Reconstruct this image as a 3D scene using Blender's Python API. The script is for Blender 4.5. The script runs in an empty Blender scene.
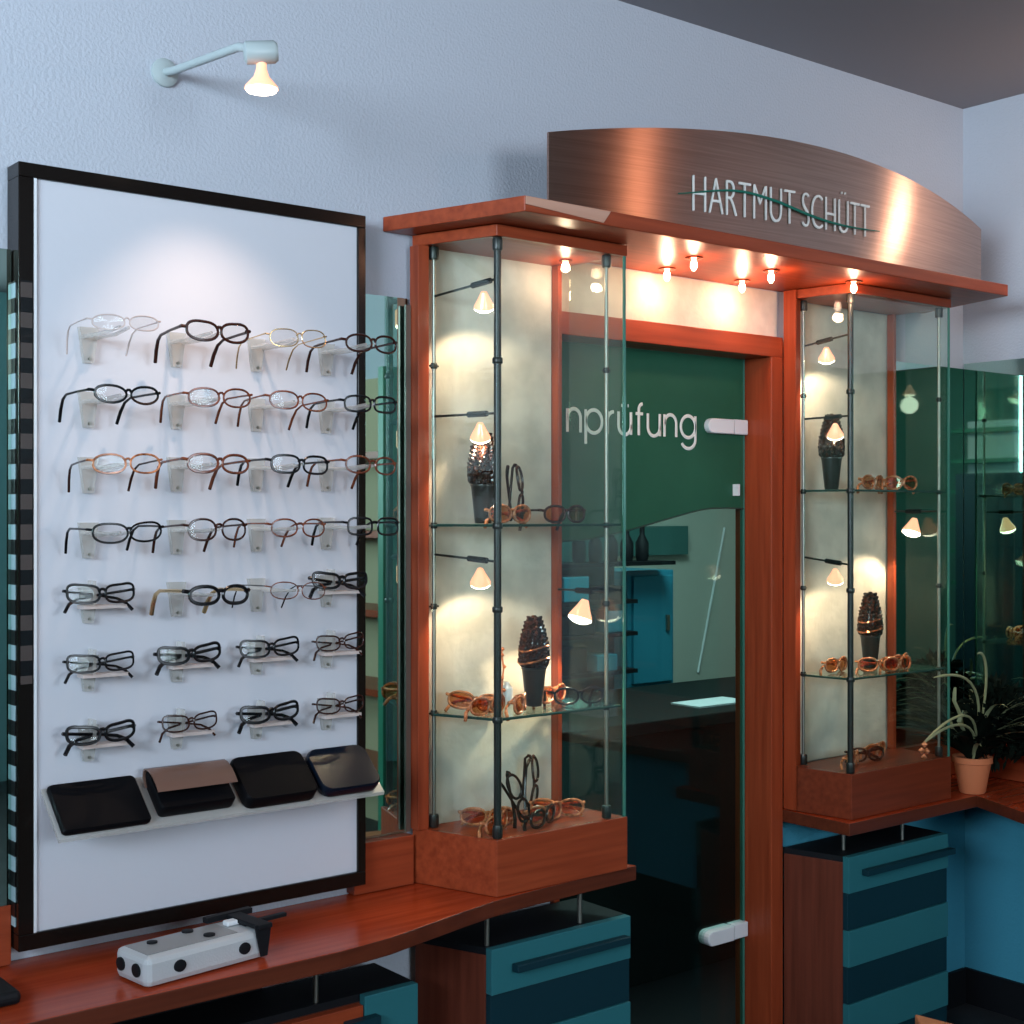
import bpy, bmesh, math, random
from mathutils import Vector, Matrix
random.seed(7)
SC = bpy.context.scene
COL = SC.collection
PI = math.pi
R = math.radians

# ------------------------------------------------------------------ camera
cam = bpy.data.cameras.new('camera')
cam.lens = 36 * 1390 / 1024; cam.sensor_width = 36; cam.shift_y = 3 / 1024
cam.clip_start = 0.02
co = bpy.data.objects.new('camera', cam); COL.objects.link(co)
co.location = (0, 0, 1.45); co.rotation_euler = (R(90), 0, -R(38.66))
SC.camera = co
# ------------------------------------------------------------------ world, light, exposure
w = bpy.data.worlds.new('world'); SC.world = w; w.use_nodes = True
w.node_tree.nodes['Background'].inputs[0].default_value = (0.62, 0.8, 1.0, 1)
w.node_tree.nodes['Background'].inputs[1].default_value = 1.2
SC.view_settings.view_transform = 'Standard'; SC.view_settings.look = 'None'
SC.view_settings.gamma = 1; SC.view_settings.exposure = 0.0
SC.cycles.max_bounces = 10; SC.cycles.transparent_max_bounces = 24
SC.cycles.glossy_bounces = 6; SC.cycles.diffuse_bounces = 3
SC.cycles.sample_clamp_indirect = 4.0
SC.cycles.caustics_reflective = False; SC.cycles.caustics_refractive = False

def area_light(name, loc, target, sx, sy, energy, color):
    l = bpy.data.lights.new(name, 'AREA'); l.shape = 'RECTANGLE'; l.size = sx; l.size_y = sy
    l.energy = energy; l.color = color
    o = bpy.data.objects.new(name, l); COL.objects.link(o); o.location = loc
    o.rotation_euler = (Vector(target) - Vector(loc)).to_track_quat('-Z', 'Y').to_euler()
    return o
def spot_light(name, loc, target, energy, color, angle=70, blend=0.5, size=0.012):
    l = bpy.data.lights.new(name, 'SPOT'); l.energy = energy; l.color = color
    l.spot_size = R(angle); l.spot_blend = blend; l.shadow_soft_size = size
    o = bpy.data.objects.new(name, l); COL.objects.link(o); o.location = loc
    o.rotation_euler = (Vector(target) - Vector(loc)).to_track_quat('-Z', 'Y').to_euler()
    return o
def point_light(name, loc, energy, color, size=0.01):
    l = bpy.data.lights.new(name, 'POINT'); l.energy = energy; l.color = color; l.shadow_soft_size = size
    o = bpy.data.objects.new(name, l); COL.objects.link(o); o.location = loc
    return o
# daylight through the shop window in the left wall, and the one behind the camera
area_light('daylight_left', (-2.55, 0.15, 1.95), (2.0, 2.2, 1.95), 2.3, 1.2, 350, (0.68, 0.83, 1.0))
area_light('daylight_behind', (1.1, -2.85, 1.95), (1.4, 2.3, 1.9), 1.6, 1.0, 85, (0.74, 0.87, 1.0))
# unseen overhead light added to brighten the examination room behind the glass door
area_light('exam_room_fill', (3.2, 3.2, 2.35), (3.5, 3.3, 0.8), 0.8, 0.6, 42, (0.72, 0.95, 0.98))

# ------------------------------------------------------------------ materials
def mat(name, color, rough=0.5, metal=0.0, spec=0.5, **k):
    m = bpy.data.materials.new(name); m.use_nodes = True
    p = m.node_tree.nodes['Principled BSDF']
    p.inputs['Base Color'].default_value = (*color, 1)
    p.inputs['Roughness'].default_value = rough
    p.inputs['Metallic'].default_value = metal
    p.inputs['Specular IOR Level'].default_value = spec
    for a, b in k.items():
        p.inputs[a.replace('_', ' ')].default_value = b
    return m
def nodes(m):
    return m.node_tree.nodes, m.node_tree.links, m.node_tree.nodes['Principled BSDF']
def bumpy(m, scale, strength, dist=0.003, detail=3):
    n, l, p = nodes(m)
    tc = n.new('ShaderNodeTexCoord'); t = n.new('ShaderNodeTexNoise'); b = n.new('ShaderNodeBump')
    t.inputs['Scale'].default_value = scale; t.inputs['Detail'].default_value = detail
    b.inputs['Strength'].default_value = strength; b.inputs['Distance'].default_value = dist
    l.new(tc.outputs['Object'], t.inputs['Vector']); l.new(t.outputs['Fac'], b.inputs['Height'])
    l.new(b.outputs['Normal'], p.inputs['Normal'])
    return m
def mottled(m, c1, c2, scale, sc3=(1, 1, 1), detail=4, lo=0.35, hi=0.65):
    n, l, p = nodes(m)
    tc = n.new('ShaderNodeTexCoord'); mp = n.new('ShaderNodeMapping'); t = n.new('ShaderNodeTexNoise'); r = n.new('ShaderNodeValToRGB')
    mp.inputs['Scale'].default_value = sc3
    t.inputs['Scale'].default_value = scale; t.inputs['Detail'].default_value = detail
    r.color_ramp.elements[0].position = lo; r.color_ramp.elements[0].color = (*c1, 1)
    r.color_ramp.elements[1].position = hi; r.color_ramp.elements[1].color = (*c2, 1)
    l.new(tc.outputs['Object'], mp.inputs['Vector']); l.new(mp.outputs['Vector'], t.inputs['Vector'])
    l.new(t.outputs['Fac'], r.inputs['Fac']); l.new(r.outputs['Color'], p.inputs['Base Color'])
    return m
def wood(name, c1, c2, along='x', rough=0.35):
    m = mat(name, c1, rough, 0, 0.28)
    s = {'x': (1.2, 22, 22), 'y': (22, 1.2, 22), 'z': (22, 22, 1.2)}[along]
    mottled(m, c1, c2, 3.0, s, 5, 0.3, 0.7)
    return m
def glass(name, tint=(0.93, 0.98, 0.96), rough=0.0, ior=1.5, extra=0.0):
    m = bpy.data.materials.new(name); m.use_nodes = True
    n = m.node_tree.nodes; l = m.node_tree.links; n.clear()
    o = n.new('ShaderNodeOutputMaterial'); mx = n.new('ShaderNodeMixShader')
    tr = n.new('ShaderNodeBsdfTransparent'); gl = n.new('ShaderNodeBsdfGlossy'); f = n.new('ShaderNodeFresnel')
    ad = n.new('ShaderNodeMath'); ad.operation = 'ADD'; ad.inputs[1].default_value = extra; ad.use_clamp = True
    tr.inputs[0].default_value = (*tint, 1); gl.inputs['Roughness'].default_value = rough
    gl.inputs['Color'].default_value = (0.9, 1.0, 0.97, 1)
    f.inputs[0].default_value = ior
    # both faces of a pane of glass see the same front-side reflectance
    geo = n.new('ShaderNodeNewGeometry')
    mr = n.new('ShaderNodeMapRange'); mr.inputs['To Min'].default_value = ior; mr.inputs['To Max'].default_value = 1 / ior
    l.new(geo.outputs['Backfacing'], mr.inputs['Value']); l.new(mr.outputs['Result'], f.inputs[0])
    l.new(f.outputs[0], ad.inputs[0]); l.new(ad.outputs[0], mx.inputs[0])
    l.new(tr.outputs[0], mx.inputs[1]); l.new(gl.outputs[0], mx.inputs[2]); l.new(mx.outputs[0], o.inputs[0])
    return m
def emit(name, color, strength):
    m = bpy.data.materials.new(name); m.use_nodes = True
    n = m.node_tree.nodes; l = m.node_tree.links; n.clear()
    o = n.new('ShaderNodeOutputMaterial'); e = n.new('ShaderNodeEmission')
    e.inputs[0].default_value = (*color, 1); e.inputs[1].default_value = strength
    l.new(e.outputs[0], o.inputs[0]); return m

M = {}
M['wall'] = bumpy(mat('woodchip_wall_paint', (0.47, 0.495, 0.55), 0.85), 150, 0.45, 0.004)
M['wall_shade_teal'] = bumpy(mat('shaded_wall_teal', (0.05, 0.29, 0.40), 0.8), 110, 0.4, 0.004)  # same wall below the right counter, its shade put into the colour
M['wall_dark'] = mat('dark_green_wall_paint', (0.08, 0.22, 0.19), 0.8)
M['wall_front'] = mat('teal_grey_wall_paint', (0.20, 0.42, 0.45), 0.8)
M['cream'] = bumpy(mottled(mat('cream_plaster', (0.6, 0.55, 0.45), 0.85), (0.50, 0.47, 0.40), (0.64, 0.60, 0.51), 14), 60, 0.5, 0.003)
M['ceiling'] = mat('ceiling_unlit_grey', (0.26, 0.25, 0.27), 0.9)  # dark grey puts the unlit look of the ceiling into its colour
M['floor'] = mottled(mat('dark_floor', (0.02, 0.02, 0.022), 0.6), (0.015, 0.015, 0.017), (0.03, 0.03, 0.032), 8)
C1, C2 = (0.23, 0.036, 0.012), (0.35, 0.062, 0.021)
M['wood_x'] = wood('cherry_wood_x', C1, C2, 'x')
M['wood_y'] = wood('cherry_wood_y', C1, C2, 'y')
M['wood_z'] = wood('cherry_wood_z', C1, C2, 'z')
M['wood_top'] = wood('cherry_counter_top', (0.30, 0.035, 0.010), (0.42, 0.060, 0.018), 'x', 0.22)
M['wood_pale'] = wood('pale_cherry_patch', (0.50, 0.27, 0.19), (0.56, 0.32, 0.23), 'x')
M['wood_plinth_shaded'] = wood('cherry_wood_shaded', (0.13, 0.024, 0.010), (0.20, 0.038, 0.015), 'x')  # cherry darkened so the right plinth's shade sits in its colour
M['wood_edge_shaded'] = wood('cherry_edge_shaded', (0.085, 0.018, 0.008), (0.13, 0.028, 0.012), 'x')  # counter sides coloured dark for the shade below the lit top
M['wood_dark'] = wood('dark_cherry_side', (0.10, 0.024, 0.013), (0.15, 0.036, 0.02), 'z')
M['black'] = mat('black_lacquer', (0.004, 0.004, 0.005), 0.45, 0, 0.08)
M['blackmatt'] = mat('black_matt', (0.005, 0.006, 0.008), 0.6, 0, 0.2)
M['frameblack'] = mat('board_frame_black', (0.007, 0.005, 0.004), 0.15, 0, 0.25)
M['panel'] = bumpy(mat('display_panel_white', (0.58, 0.59, 0.635), 0.55), 60, 0.1)
M['steel'] = mat('steel_rod', (0.30, 0.29, 0.25), 0.4, 1.0)
M['darksteel'] = mat('dark_steel_post', (0.035, 0.038, 0.035), 0.35, 0.6)
M['whitemetal'] = mat('white_lamp_metal', (0.40, 0.46, 0.46), 0.35)
M['teal'] = mat('teal_drawer_front', (0.026, 0.15, 0.17), 0.4, 0, 0.25)
M['tealdark'] = mat('dark_teal_drawer_front', (0.005, 0.030, 0.042), 0.45, 0, 0.2)
M['mirror'] = mat('green_tinted_mirror', (0.52, 0.74, 0.66), 0.015, 1.0)
M['glass'] = glass('clear_glass', (0.93, 0.98, 0.955), 0.0, 1.45)
M['glass_edge'] = mat('green_glass_edge', (0.05, 0.20, 0.15), 0.15)
M['glass_dark_edge'] = mat('dark_glass_edge', (0.02, 0.06, 0.05), 0.15)
M['doorglass'] = glass('door_glass', (0.70, 0.82, 0.78), 0.0, 1.35, 0.0)
M['film'] = mottled(mat('frosted_green_film', (0.015, 0.10, 0.06), 0.45, 0, 0.2), (0.012, 0.080, 0.045), (0.020, 0.110, 0.062), 3)
M['letter'] = mat('silver_letters', (0.80, 0.79, 0.74), 0.45)
M['doorletter'] = mat('white_letters', (0.80, 0.85, 0.80), 0.5)
M['greenline'] = mat('green_script_line', (0.01, 0.16, 0.11), 0.4)
M['acrylic'] = mat('clear_acrylic', (0.62, 0.60, 0.55), 0.15, 0, 0.6, Alpha=0.42)
M['acrylic_rest'] = mat('frosted_acrylic', (0.62, 0.52, 0.48), 0.3)
M['lens'] = glass('spectacle_lens', (0.94, 0.94, 0.94), 0.0, 1.16)
M['lens_amber'] = glass('amber_lens', (0.95, 0.55, 0.30), 0.05, 1.5, 0.08)
M['rim_black'] = mat('rim_black', (0.004, 0.004, 0.005), 0.25, 0, 0.3)
M['rim_dark'] = mat('rim_dark_brown', (0.030, 0.008, 0.005), 0.22, 0, 0.35)
M['rim_brown'] = mottled(mat('rim_brown', (0.13, 0.035, 0.015), 0.22), (0.05, 0.012, 0.006), (0.20, 0.05, 0.02), 60)
M['rim_tort'] = mottled(mat('rim_tortoise', (0.3, 0.08, 0.02), 0.2), (0.20, 0.06, 0.02), (0.75, 0.30, 0.14), 90)
M['rim_clear'] = mat('rim_clear_pink', (0.55, 0.45, 0.42), 0.2)
M['rim_gold'] = mat('rim_gold', (0.70, 0.50, 0.26), 0.25, 0.9)
M['terracotta'] = bumpy(mat('terracotta', (0.58, 0.17, 0.065), 0.8), 80, 0.3)
M['soil'] = mat('soil', (0.02, 0.015, 0.01), 0.9)
M['leaf_dark'] = mat('dark_leaf', (0.003, 0.007, 0.004), 0.8, 0, 0.1)
M['leaf_pale'] = mat('pale_leaf', (0.27, 0.29, 0.15), 0.5)
M['bead'] = mottled(mat('glossy_brown_scales', (0.03, 0.012, 0.008), 0.18), (0.004, 0.002, 0.002), (0.05, 0.015, 0.008), 120)
M['ribbon'] = mat('copper_ribbon', (0.45, 0.17, 0.08), 0.2, 0.8)
M['darkpot'] = mat('dark_bronze_pot', (0.018, 0.014, 0.011), 0.3, 0.2)
M['greypl'] = bumpy(mat('grey_plastic', (0.50, 0.52, 0.53), 0.45), 300, 0.15)
M['greytop'] = mat('grey_top_plate', (0.27, 0.28, 0.28), 0.4)
M['case_brown'] = mat('taupe_leather', (0.17, 0.095, 0.07), 0.2)
M['case_navy'] = mat('navy_case', (0.004, 0.008, 0.016), 0.25, 0, 0.2)
M['bulb'] = emit('halogen_bulb', (1.0, 0.80, 0.62), 14)
M['bulb_hot'] = emit('halogen_bulb_canopy', (1.0, 0.55, 0.38), 22)
M['reflector'] = mat('dichroic_reflector', (0.85, 0.45, 0.32), 0.2, 0.3, Emission_Color=(1, 0.40, 0.22, 1), Emission_Strength=1.5)
M['white'] = mat('white_plastic', (0.75, 0.78, 0.80), 0.35)
M['exam_wall'] = mat('exam_room_wall', (0.52, 0.54, 0.48), 0.8)
M['desk'] = mat('black_desk', (0.006, 0.010, 0.010), 0.7, 0, 0.15)
M['exam_blue'] = mat('blue_locker', (0.02, 0.20, 0.29), 0.5)
M['beige'] = mat('beige_back', (0.42, 0.36, 0.22), 0.7)
M['greenframe'] = mat('green_frame', (0.03, 0.20, 0.12), 0.4)
m = mat('brushed_metal', (0.40, 0.33, 0.30), 0.30, 1.0); M['brushed'] = m
n_, l_, p_ = nodes(m)
mottled(m, (0.46, 0.30, 0.24), (0.56, 0.37, 0.30), 4, (1, 1, 60), 4)
p_.inputs['Anisotropic'].default_value = 0.93
tv_ = n_.new('ShaderNodeCombineXYZ'); tv_.inputs[2].default_value = 1.0
l_.new(tv_.outputs[0], p_.inputs['Tangent'])

# ------------------------------------------------------------------ mesh building
class MB:
    """collects shapes; build() links them as ONE mesh object"""
    def __init__(s): s.v = []; s.f = []; s.mi = []; s.sm = []
    def add(s, vs, fs, mi=0, smooth=False):
        b = len(s.v); s.v += [Vector(v) for v in vs]
        for f in fs: s.f.append([b + i for i in f]); s.mi.append(mi); s.sm.append(smooth)
        return s
    def box(s, x0, x1, y0, y1, z0, z1, mi=0):
        return s.prism([(x0, y0), (x1, y0), (x1, y1), (x0, y1)], z0, z1, mi)
    def prism(s, poly, z0, z1, mi=0, topscale=None, side=None):
        n = len(poly); cx = sum(p[0] for p in poly) / n; cy = sum(p[1] for p in poly) / n
        t = topscale or 1
        vs = [(x, y, z0) for x, y in poly] + [(cx + (x - cx) * t, cy + (y - cy) * t, z1) for x, y in poly]
        s.add(vs, [list(range(n))[::-1], list(range(n, 2 * n))], mi)
        b = len(s.v) - 2 * n
        for i in range(n):
            s.f.append([b + i, b + (i + 1) % n, b + n + (i + 1) % n, b + n + i]); s.mi.append(mi if side is None else side); s.sm.append(False)
        return s
    def tube(s, pts, rad, seg=8, mi=0, closed=False, flat=1.0):
        pts = [Vector(p) for p in pts]; n = len(pts)
        rs = rad if isinstance(rad, (list, tuple)) else [rad] * n
        vs = []; up0 = None
        for i, p in enumerate(pts):
            if closed: d = pts[(i + 1) % n] - pts[i - 1]
            else: d = pts[min(i + 1, n - 1)] - pts[max(i - 1, 0)]
            d.normalize()
            if up0 is None:
                up0 = Vector((0, 0, 1)) if abs(d.z) < 0.9 else Vector((0, 1, 0))
            a = d.cross(up0)
            if a.length < 1e-4: a = d.cross(Vector((1, 0, 0)))
            a.normalize(); b = a.cross(d).normalized(); up0 = b
            for k in range(seg):
                t = 2 * PI * k / seg
                vs.append(p + a * math.cos(t) * rs[i] * flat + b * math.sin(t) * rs[i])
        fs = []
        for i in range(n if closed else n - 1):
            j = (i + 1) % n
            for k in range(seg):
                fs.append([i * seg + k, i * seg + (k + 1) % seg, j * seg + (k + 1) % seg, j * seg + k])
        if not closed: fs += [list(range(seg))[::-1], [(n - 1) * seg + k for k in range(seg)]]
        return s.add(vs, fs, mi, True)
    def lathe(s, prof, center=(0, 0, 0), axis=None, seg=20, mi=0):
        c = Vector(center)
        q = Vector((0, 0, 1)).rotation_difference(Vector(axis)) if axis else None
        vs = []
        for r, z in prof:
            for k in range(seg):
                t = 2 * PI * k / seg; v = Vector((r * math.cos(t), r * math.sin(t), z))
                if q: v = q @ v
                vs.append(c + v)
        fs = []
        for i in range(len(prof) - 1):
            for k in range(seg):
                fs.append([i * seg + k, i * seg + (k + 1) % seg, (i + 1) * seg + (k + 1) % seg, (i + 1) * seg + k])
        fs += [list(range(seg))[::-1], [(len(prof) - 1) * seg + k for k in range(seg)]]
        return s.add(vs, fs, mi, True)
    def xf(s, m):
        s.v = [m @ v for v in s.v]; return s
    def build(s, name, material, parent=None, bevel=0, world=True):
        me = bpy.data.meshes.new(name)
        off = Vector((0, 0, 0))
        if parent and world:
            q = parent
            while q: off = off + q.location; q = q.parent
        me.from_pydata([tuple(v - off) for v in s.v], [], s.f)
        mats = material if isinstance(material, (list, tuple)) else [material]
        for m in mats: me.materials.append(m)
        for i, p in enumerate(me.polygons): p.material_index = s.mi[i]; p.use_smooth = s.sm[i]
        me.validate(); me.update()
        bm = bmesh.new(); bm.from_mesh(me); bmesh.ops.recalc_face_normals(bm, faces=bm.faces[:]); bm.to_mesh(me); bm.free()
        o = bpy.data.objects.new(name, me); COL.objects.link(o)
        if parent: o.parent = parent
        if any(s.sm):
            try: me.set_sharp_from_angle(angle=R(40))
            except Exception: pass
        if bevel:
            b = o.modifiers.new('bevel', 'BEVEL'); b.width = bevel; b.segments = 2; b.limit_method = 'ANGLE'; b.angle_limit = R(40)
        return o
def tag(o, label=None, cat=None, group=None, kind=None):
    if label: o['label'] = label
    if cat: o['category'] = cat
    if group: o['group'] = group
    if kind: o['kind'] = kind
    return o
def thing(name, loc, label, cat, group=None):
    o = bpy.data.objects.new(name, None); COL.objects.link(o); o.location = loc
    o.empty_display_size = 0.02
    return tag(o, label, cat, group)
def copy_tree(o, parent=None):
    c = o.copy(); COL.objects.link(c)
    if parent: c.parent = parent
    for ch in o.children: copy_tree(ch, c)
    return c
def rot_pt(m, pts): return [m @ Vector(p) for p in pts]
def text_mesh(body, size, extrude=0.002, offset=0.0):
    cu = bpy.data.curves.new('lettering', 'FONT'); cu.body = body; cu.size = size
    cu.extrude = extrude; cu.offset = offset; cu.resolution_u = 6
    o = bpy.data.objects.new('lettering', cu); COL.objects.link(o)
    dg = bpy.context.evaluated_depsgraph_get()
    me = bpy.data.meshes.new_from_object(o.evaluated_get(dg))
    vs = [v.co.copy() for v in me.vertices]; fs = [list(p.vertices) for p in me.polygons]
    bpy.data.objects.remove(o); bpy.data.curves.remove(cu); bpy.data.meshes.remove(me)
    return vs, fs

# ------------------------------------------------------------------ the room
XR, ZC, YB = 3.645, 2.662, 2.4
b = MB()   # back wall with the door opening (x 2.03-2.77, z 0-1.885)
b.box(-2.6, 2.03, YB, YB + .1, 0, ZC).box(2.77, XR + .1, YB, YB + .1, 0, ZC).box(2.03, 2.77, YB, YB + .1, 1.885, ZC)
tag(b.build('wall_back', M['wall']), kind='structure')
b = MB().box(XR, XR + .1, -2.9, YB, 0.66, ZC)
tag(b.build('wall_right', M['wall']), kind='structure')
tag(MB().box(XR, XR + .1, 1.0, YB, 0, 0.66).build('wall_right_lower', M['wall_shade_teal']), kind='structure')
tag(MB().box(XR, XR + .1, -2.9, 1.0, 0, 0.66).build('wall_right_base', M['wall_dark']), kind='structure')
tag(MB().box(2.78, XR, YB - .006, YB, 0.1, 0.66).build('shaded_wall_sheet', M['wall_shade_teal']), kind='structure')  # thin sheet carrying the shade colour onto the back wall
b = MB().box(-2.7, -2.6, -2.9, -1.05, 0, ZC).box(-2.7, -2.6, 1.35, YB, 0, ZC).box(-2.7, -2.6, -1.05, 1.35, 0, 0.9).box(-2.7, -2.6, -1.05, 1.35, 2.5, ZC)
tag(b.build('wall_left', M['wall_dark']), kind='structure')
b = MB().box(-2.7, .2, -3.0, -2.9, 0, ZC).box(2.0, XR + .1, -3.0, -2.9, 0, ZC).box(.2, 2.0, -3.0, -2.9, 0, 1.4).box(.2, 2.0, -3.0, -2.9, 2.5, ZC)
tag(b.build('wall_front', M['wall_front']), kind='structure')
tag(MB().box(-2.7, XR + .1, -3, YB + .1, ZC, ZC + .1).build('ceiling', M['ceiling']), kind='structure')
tag(MB().box(-2.7, 5.6, -3, YB + .1, -.1, 0).build('floor', M['floor']), kind='structure')
tag(MB().box(1.3, 5.6, YB + .1, 4.6, -.1, 0).build('floor_exam', M['blackmatt']), kind='structure')
tag(MB().box(XR - .012, XR, -2.9, YB - .01, 0, 0.103).build('baseboard_right', M['blackmatt']), kind='structure')
tag(MB().box(2.8, XR - .012, YB - .018, YB - .006, 0, 0.103).build('baseboard_back', M['blackmatt']), kind='structure')
def window(name, axis, a0, a1, z0, z1, p):
    t = bpy.data.objects.new(name, None); COL.objects.link(t); tag(t, kind='structure')
    f = MB(); g = MB()
    def bx(mb, u0, u1, w0, w1, d=0.03):
        if axis == 'x': mb.box(p - d, p + d, u0, u1, w0, w1)
        else: mb.box(u0, u1, p - d, p + d, w0, w1)
    um = (a0 + a1) / 2
    bx(f, a0, a1, z0, z0 + .06); bx(f, a0, a1, z1 - .06, z1); bx(f, a0, a0 + .06, z0 + .06, z1 - .06)
    bx(f, a1 - .06, a1, z0 + .06, z1 - .06); bx(f, um - .03, um + .03, z0 + .06, z1 - .06)
    bx(g, a0 + .06, um - .03, z0 + .06, z1 - .06, .003); bx(g, um + .03, a1 - .06, z0 + .06, z1 - .06, .003)
    f.build('window_frame', M['white'], t); g.build('window_pane', M['glass'], t)
window('window_1', 'x', -1.05, 1.35, 0.9, 2.5, -2.65)
window('window_2', 'y', 0.2, 2.0, 1.4, 2.5, -2.95)

# examination room behind the door
tag(MB().box(1.4, 5.6, 4.5, 4.6, 0, ZC).build('wall_exam_back', M['exam_wall']), kind='structure')
tag(MB().box(1.3, 1.4, YB + .1, 4.6, 0, ZC).build('wall_exam_left', M['wall_dark']), kind='structure')
tag(MB().box(5.5, 5.6, YB + .1, 4.5, 0, ZC).build('wall_exam_right', M['exam_wall']), kind='structure')
tag(MB().box(XR + .1, 5.5, YB, YB + .1, 0, ZC).build('wall_exam_front', M['exam_wall']), kind='structure')
tag(MB().box(1.3, 5.6, YB + .1, 4.6, ZC, ZC + .1).build('ceiling_exam', M['ceiling']), kind='structure')

# door frame and glass door
t = bpy.data.objects.new('trim_2', None); COL.objects.link(t); tag(t, kind='structure')
MB().box(2.031, 2.80, YB - .025, YB + .10, 1.8575, 1.91).build('door_head', M['wood_x'], t, .002)
MB().box(2.755, 2.80, YB - .025, YB + .10, 0, 1.858).build('door_jamb', M['wood_z'], t, .002)
MB().box(2.031, 2.049, YB - .012, YB + .10, 0, 1.857).build('door_jamb', M['wood_z'], t, .002)
tag(MB().box(2.04, 2.8005, YB - .004, YB, 1.91, 2.03).build('trim_3', M['cream']), kind='structure')

d = bpy.data.objects.new('door_1', None); COL.objects.link(d); tag(d, kind='structure')
YD = 2.465
MB().box(2.050, 2.745, YD, YD + .008, 0.02, 1.857).build('door_pane', M['doorglass'], d)
MB().box(2.7455, 2.7525, YD - .001, YD + .009, 0.02, 1.857).build('pane_edge', M['glass_edge'], d)
wave = [(2.050, 1.385), (2.2, 1.392), (2.324, 1.411), (2.425, 1.432), (2.513, 1.450), (2.57, 1.461), (2.62, 1.467), (2.68, 1.468), (2.744, 1.467)]
b = MB(); n = len(wave); vs = []
for y in (YD - .0022, YD - .0002):
    vs += [(x, y, z) for x, z in wave] + [(x, y, 1.8565) for x, z in wave]
fs = []
for i in range(n - 1):
    fs += [[i, i + 1, n + i + 1, n + i], [2 * n + i, 3 * n + i, 3 * n + i + 1, 2 * n + i + 1], [i, 2 * n + i, 2 * n + i + 1, i + 1], [n + i, n + i + 1, 3 * n + i + 1, 3 * n + i]]
fs += [[0, n, 3 * n, 2 * n], [n - 1, 3 * n - 1, 4 * n - 1, 2 * n - 1][0:4]]
b.add(vs, fs); b.build('green_film', M['film'], d)
b = MB().tube([(x, YD - .004, z) for x, z in wave], .0022, 6); b.build('film_border', M['glass_dark_edge'], d)
def stroke_word(x_end, z0, xh, yface):
    b = MB(); w = .0044; U = xh * 1.01
    def arc(cx, cz, rx, rz, a0, a1, n=14): return [(cx + rx * math.cos(R(a0 + (a1 - a0) * k / n)), cz + rz * math.sin(R(a0 + (a1 - a0) * k / n))) for k in range(n + 1)]
    def n_(x): return .80, [[(x, 0), (x, 1)], [(x, .55)] + arc(x + .37, .60, .37, .40, 175, 0) + [(x + .74, 0)]]
    def u_(x): return .80, [[(x + .74, 1), (x + .74, 0)], [(x, 1)] + arc(x + .37, .40, .37, .40, 180, 355) + [(x + .74, .45)]]
    def p_(x): return 1.02, [[(x, 1), (x, -.48)], arc(x + .47, .5, .47, .5, 0, 360, 28)]
    def r_(x): return .42, [[(x, 0), (x, 1)], arc(x + .40, .58, .40, .40, 180, 95)]
    def f_(x): return .50, [[(x + .18, 0), (x + .18, 1.15)] + arc(x + .42, 1.15, .24, .25, 180, 95), [(x, .96), (x + .42, .96)]]
    def g_(x): return 1.0, [arc(x + .47, .5, .47, .5, 0, 360, 28), [(x + .94, 1), (x + .94, -.05)] + arc(x + .48, -.08, .46, .42, 0, -155)]
    def e_(x): return 1.0, [[(x + .02, .5), (x + .92, .5)] + arc(x + .47, .5, .46, .5, 0, 315, 22)]
    def dots(x): return 0, [[(x + .17, 1.28), (x + .20, 1.28)], [(x + .55, 1.28), (x + .58, 1.28)]]
    seq = [n_, p_, r_, u_, f_, u_, n_, g_]; gap = .235
    tot = sum(q(0)[0] for q in seq) + gap * (len(seq) - 1); x = -tot; first_u = True
    for q in seq:
        adv, st = q(x)
        if q is u_ and first_u: st = st + dots(x)[1]; first_u = False
        for line in st:
            b.tube([(x_end + px * U * 1.0, yface, z0 + pz * xh) for px, pz in line], w, 6)
        x += adv + gap
    for v in b.v: v.y = yface + (v.y - yface) * .3
    return b
stroke_word(2.567, 1.645, .055, YD - .0045).build('door_lettering', M['doorletter'], d)
def patch(z):
    b = MB(); pts = []
    for k in range(9):
        a = PI / 2 + PI * k / 8; pts.append((2.617 + .019 * math.cos(a), z + .019 * math.sin(a)))
    pts += [(2.695, z - .019), (2.695, z + .019)]
    vs = [(x, YD - .018, zz) for x, zz in pts] + [(x, YD + .02, zz) for x, zz in pts]; n = len(pts)
    b.add(vs, [list(range(n)), list(range(n, 2 * n))[::-1]] + [[i, (i + 1) % n, n + (i + 1) % n, n + i] for i in range(n)])
    b.box(2.699, 2.752, YD - .014, YD + .016, z - .019, z + .020)
    b.build('hinge_plate', M['white'], d, .003)
patch(1.678); patch(0.368)
MB().box(2.705, 2.713, YD - .02, YD - .002, 1.50, 1.53).build('lock_tab', M['white'], d)

# examination room furniture seen through the lower, clear glass
t = thing('exam_desk', (3.2, 3.4, 0), 'dark examination desk behind the glass door', 'desk')
MB().box(2.1, 5.3, 3.05, 3.70, .78, .82).build('desk_top', M['desk'], t, .004)
MB().box(2.15, 5.25, 3.10, 3.13, 0.002, .78).build('modesty_panel', M['desk'], t)
MB().box(2.15, 2.19, 3.13, 3.68, 0.002, .78).build('side_panel', M['blackmatt'], t)
MB().box(5.21, 5.25, 3.13, 3.68, 0.002, .78).build('side_panel', M['blackmatt'], t)
tag(MB().box(3.30, 3.55, 3.15, 3.28, .8205, .826).build('paper_sheet', M['white']), 'pale sheet of paper lying on the dark examination desk', 'paper')
t = thing('locker', (3.80, 4.0, 0), 'blue locker standing in the room behind the glass door', 'locker')
MB().box(3.67, 3.92, 3.88, 4.15, 0, 1.235).build('body', M['exam_blue'], t, .004)
MB().box(3.69, 3.90, 3.865, 3.88, .80, 1.215).build('door', M['exam_blue'], t, .003)
MB().box(3.86, 3.875, 3.855, 3.865, 1.0, 1.06).build('handle', M['steel'], t)
t = thing('open_shelf', (3.4, 3.8, 0), 'dark open shelf rack with bottles beyond the glass door', 'shelf')
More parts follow.
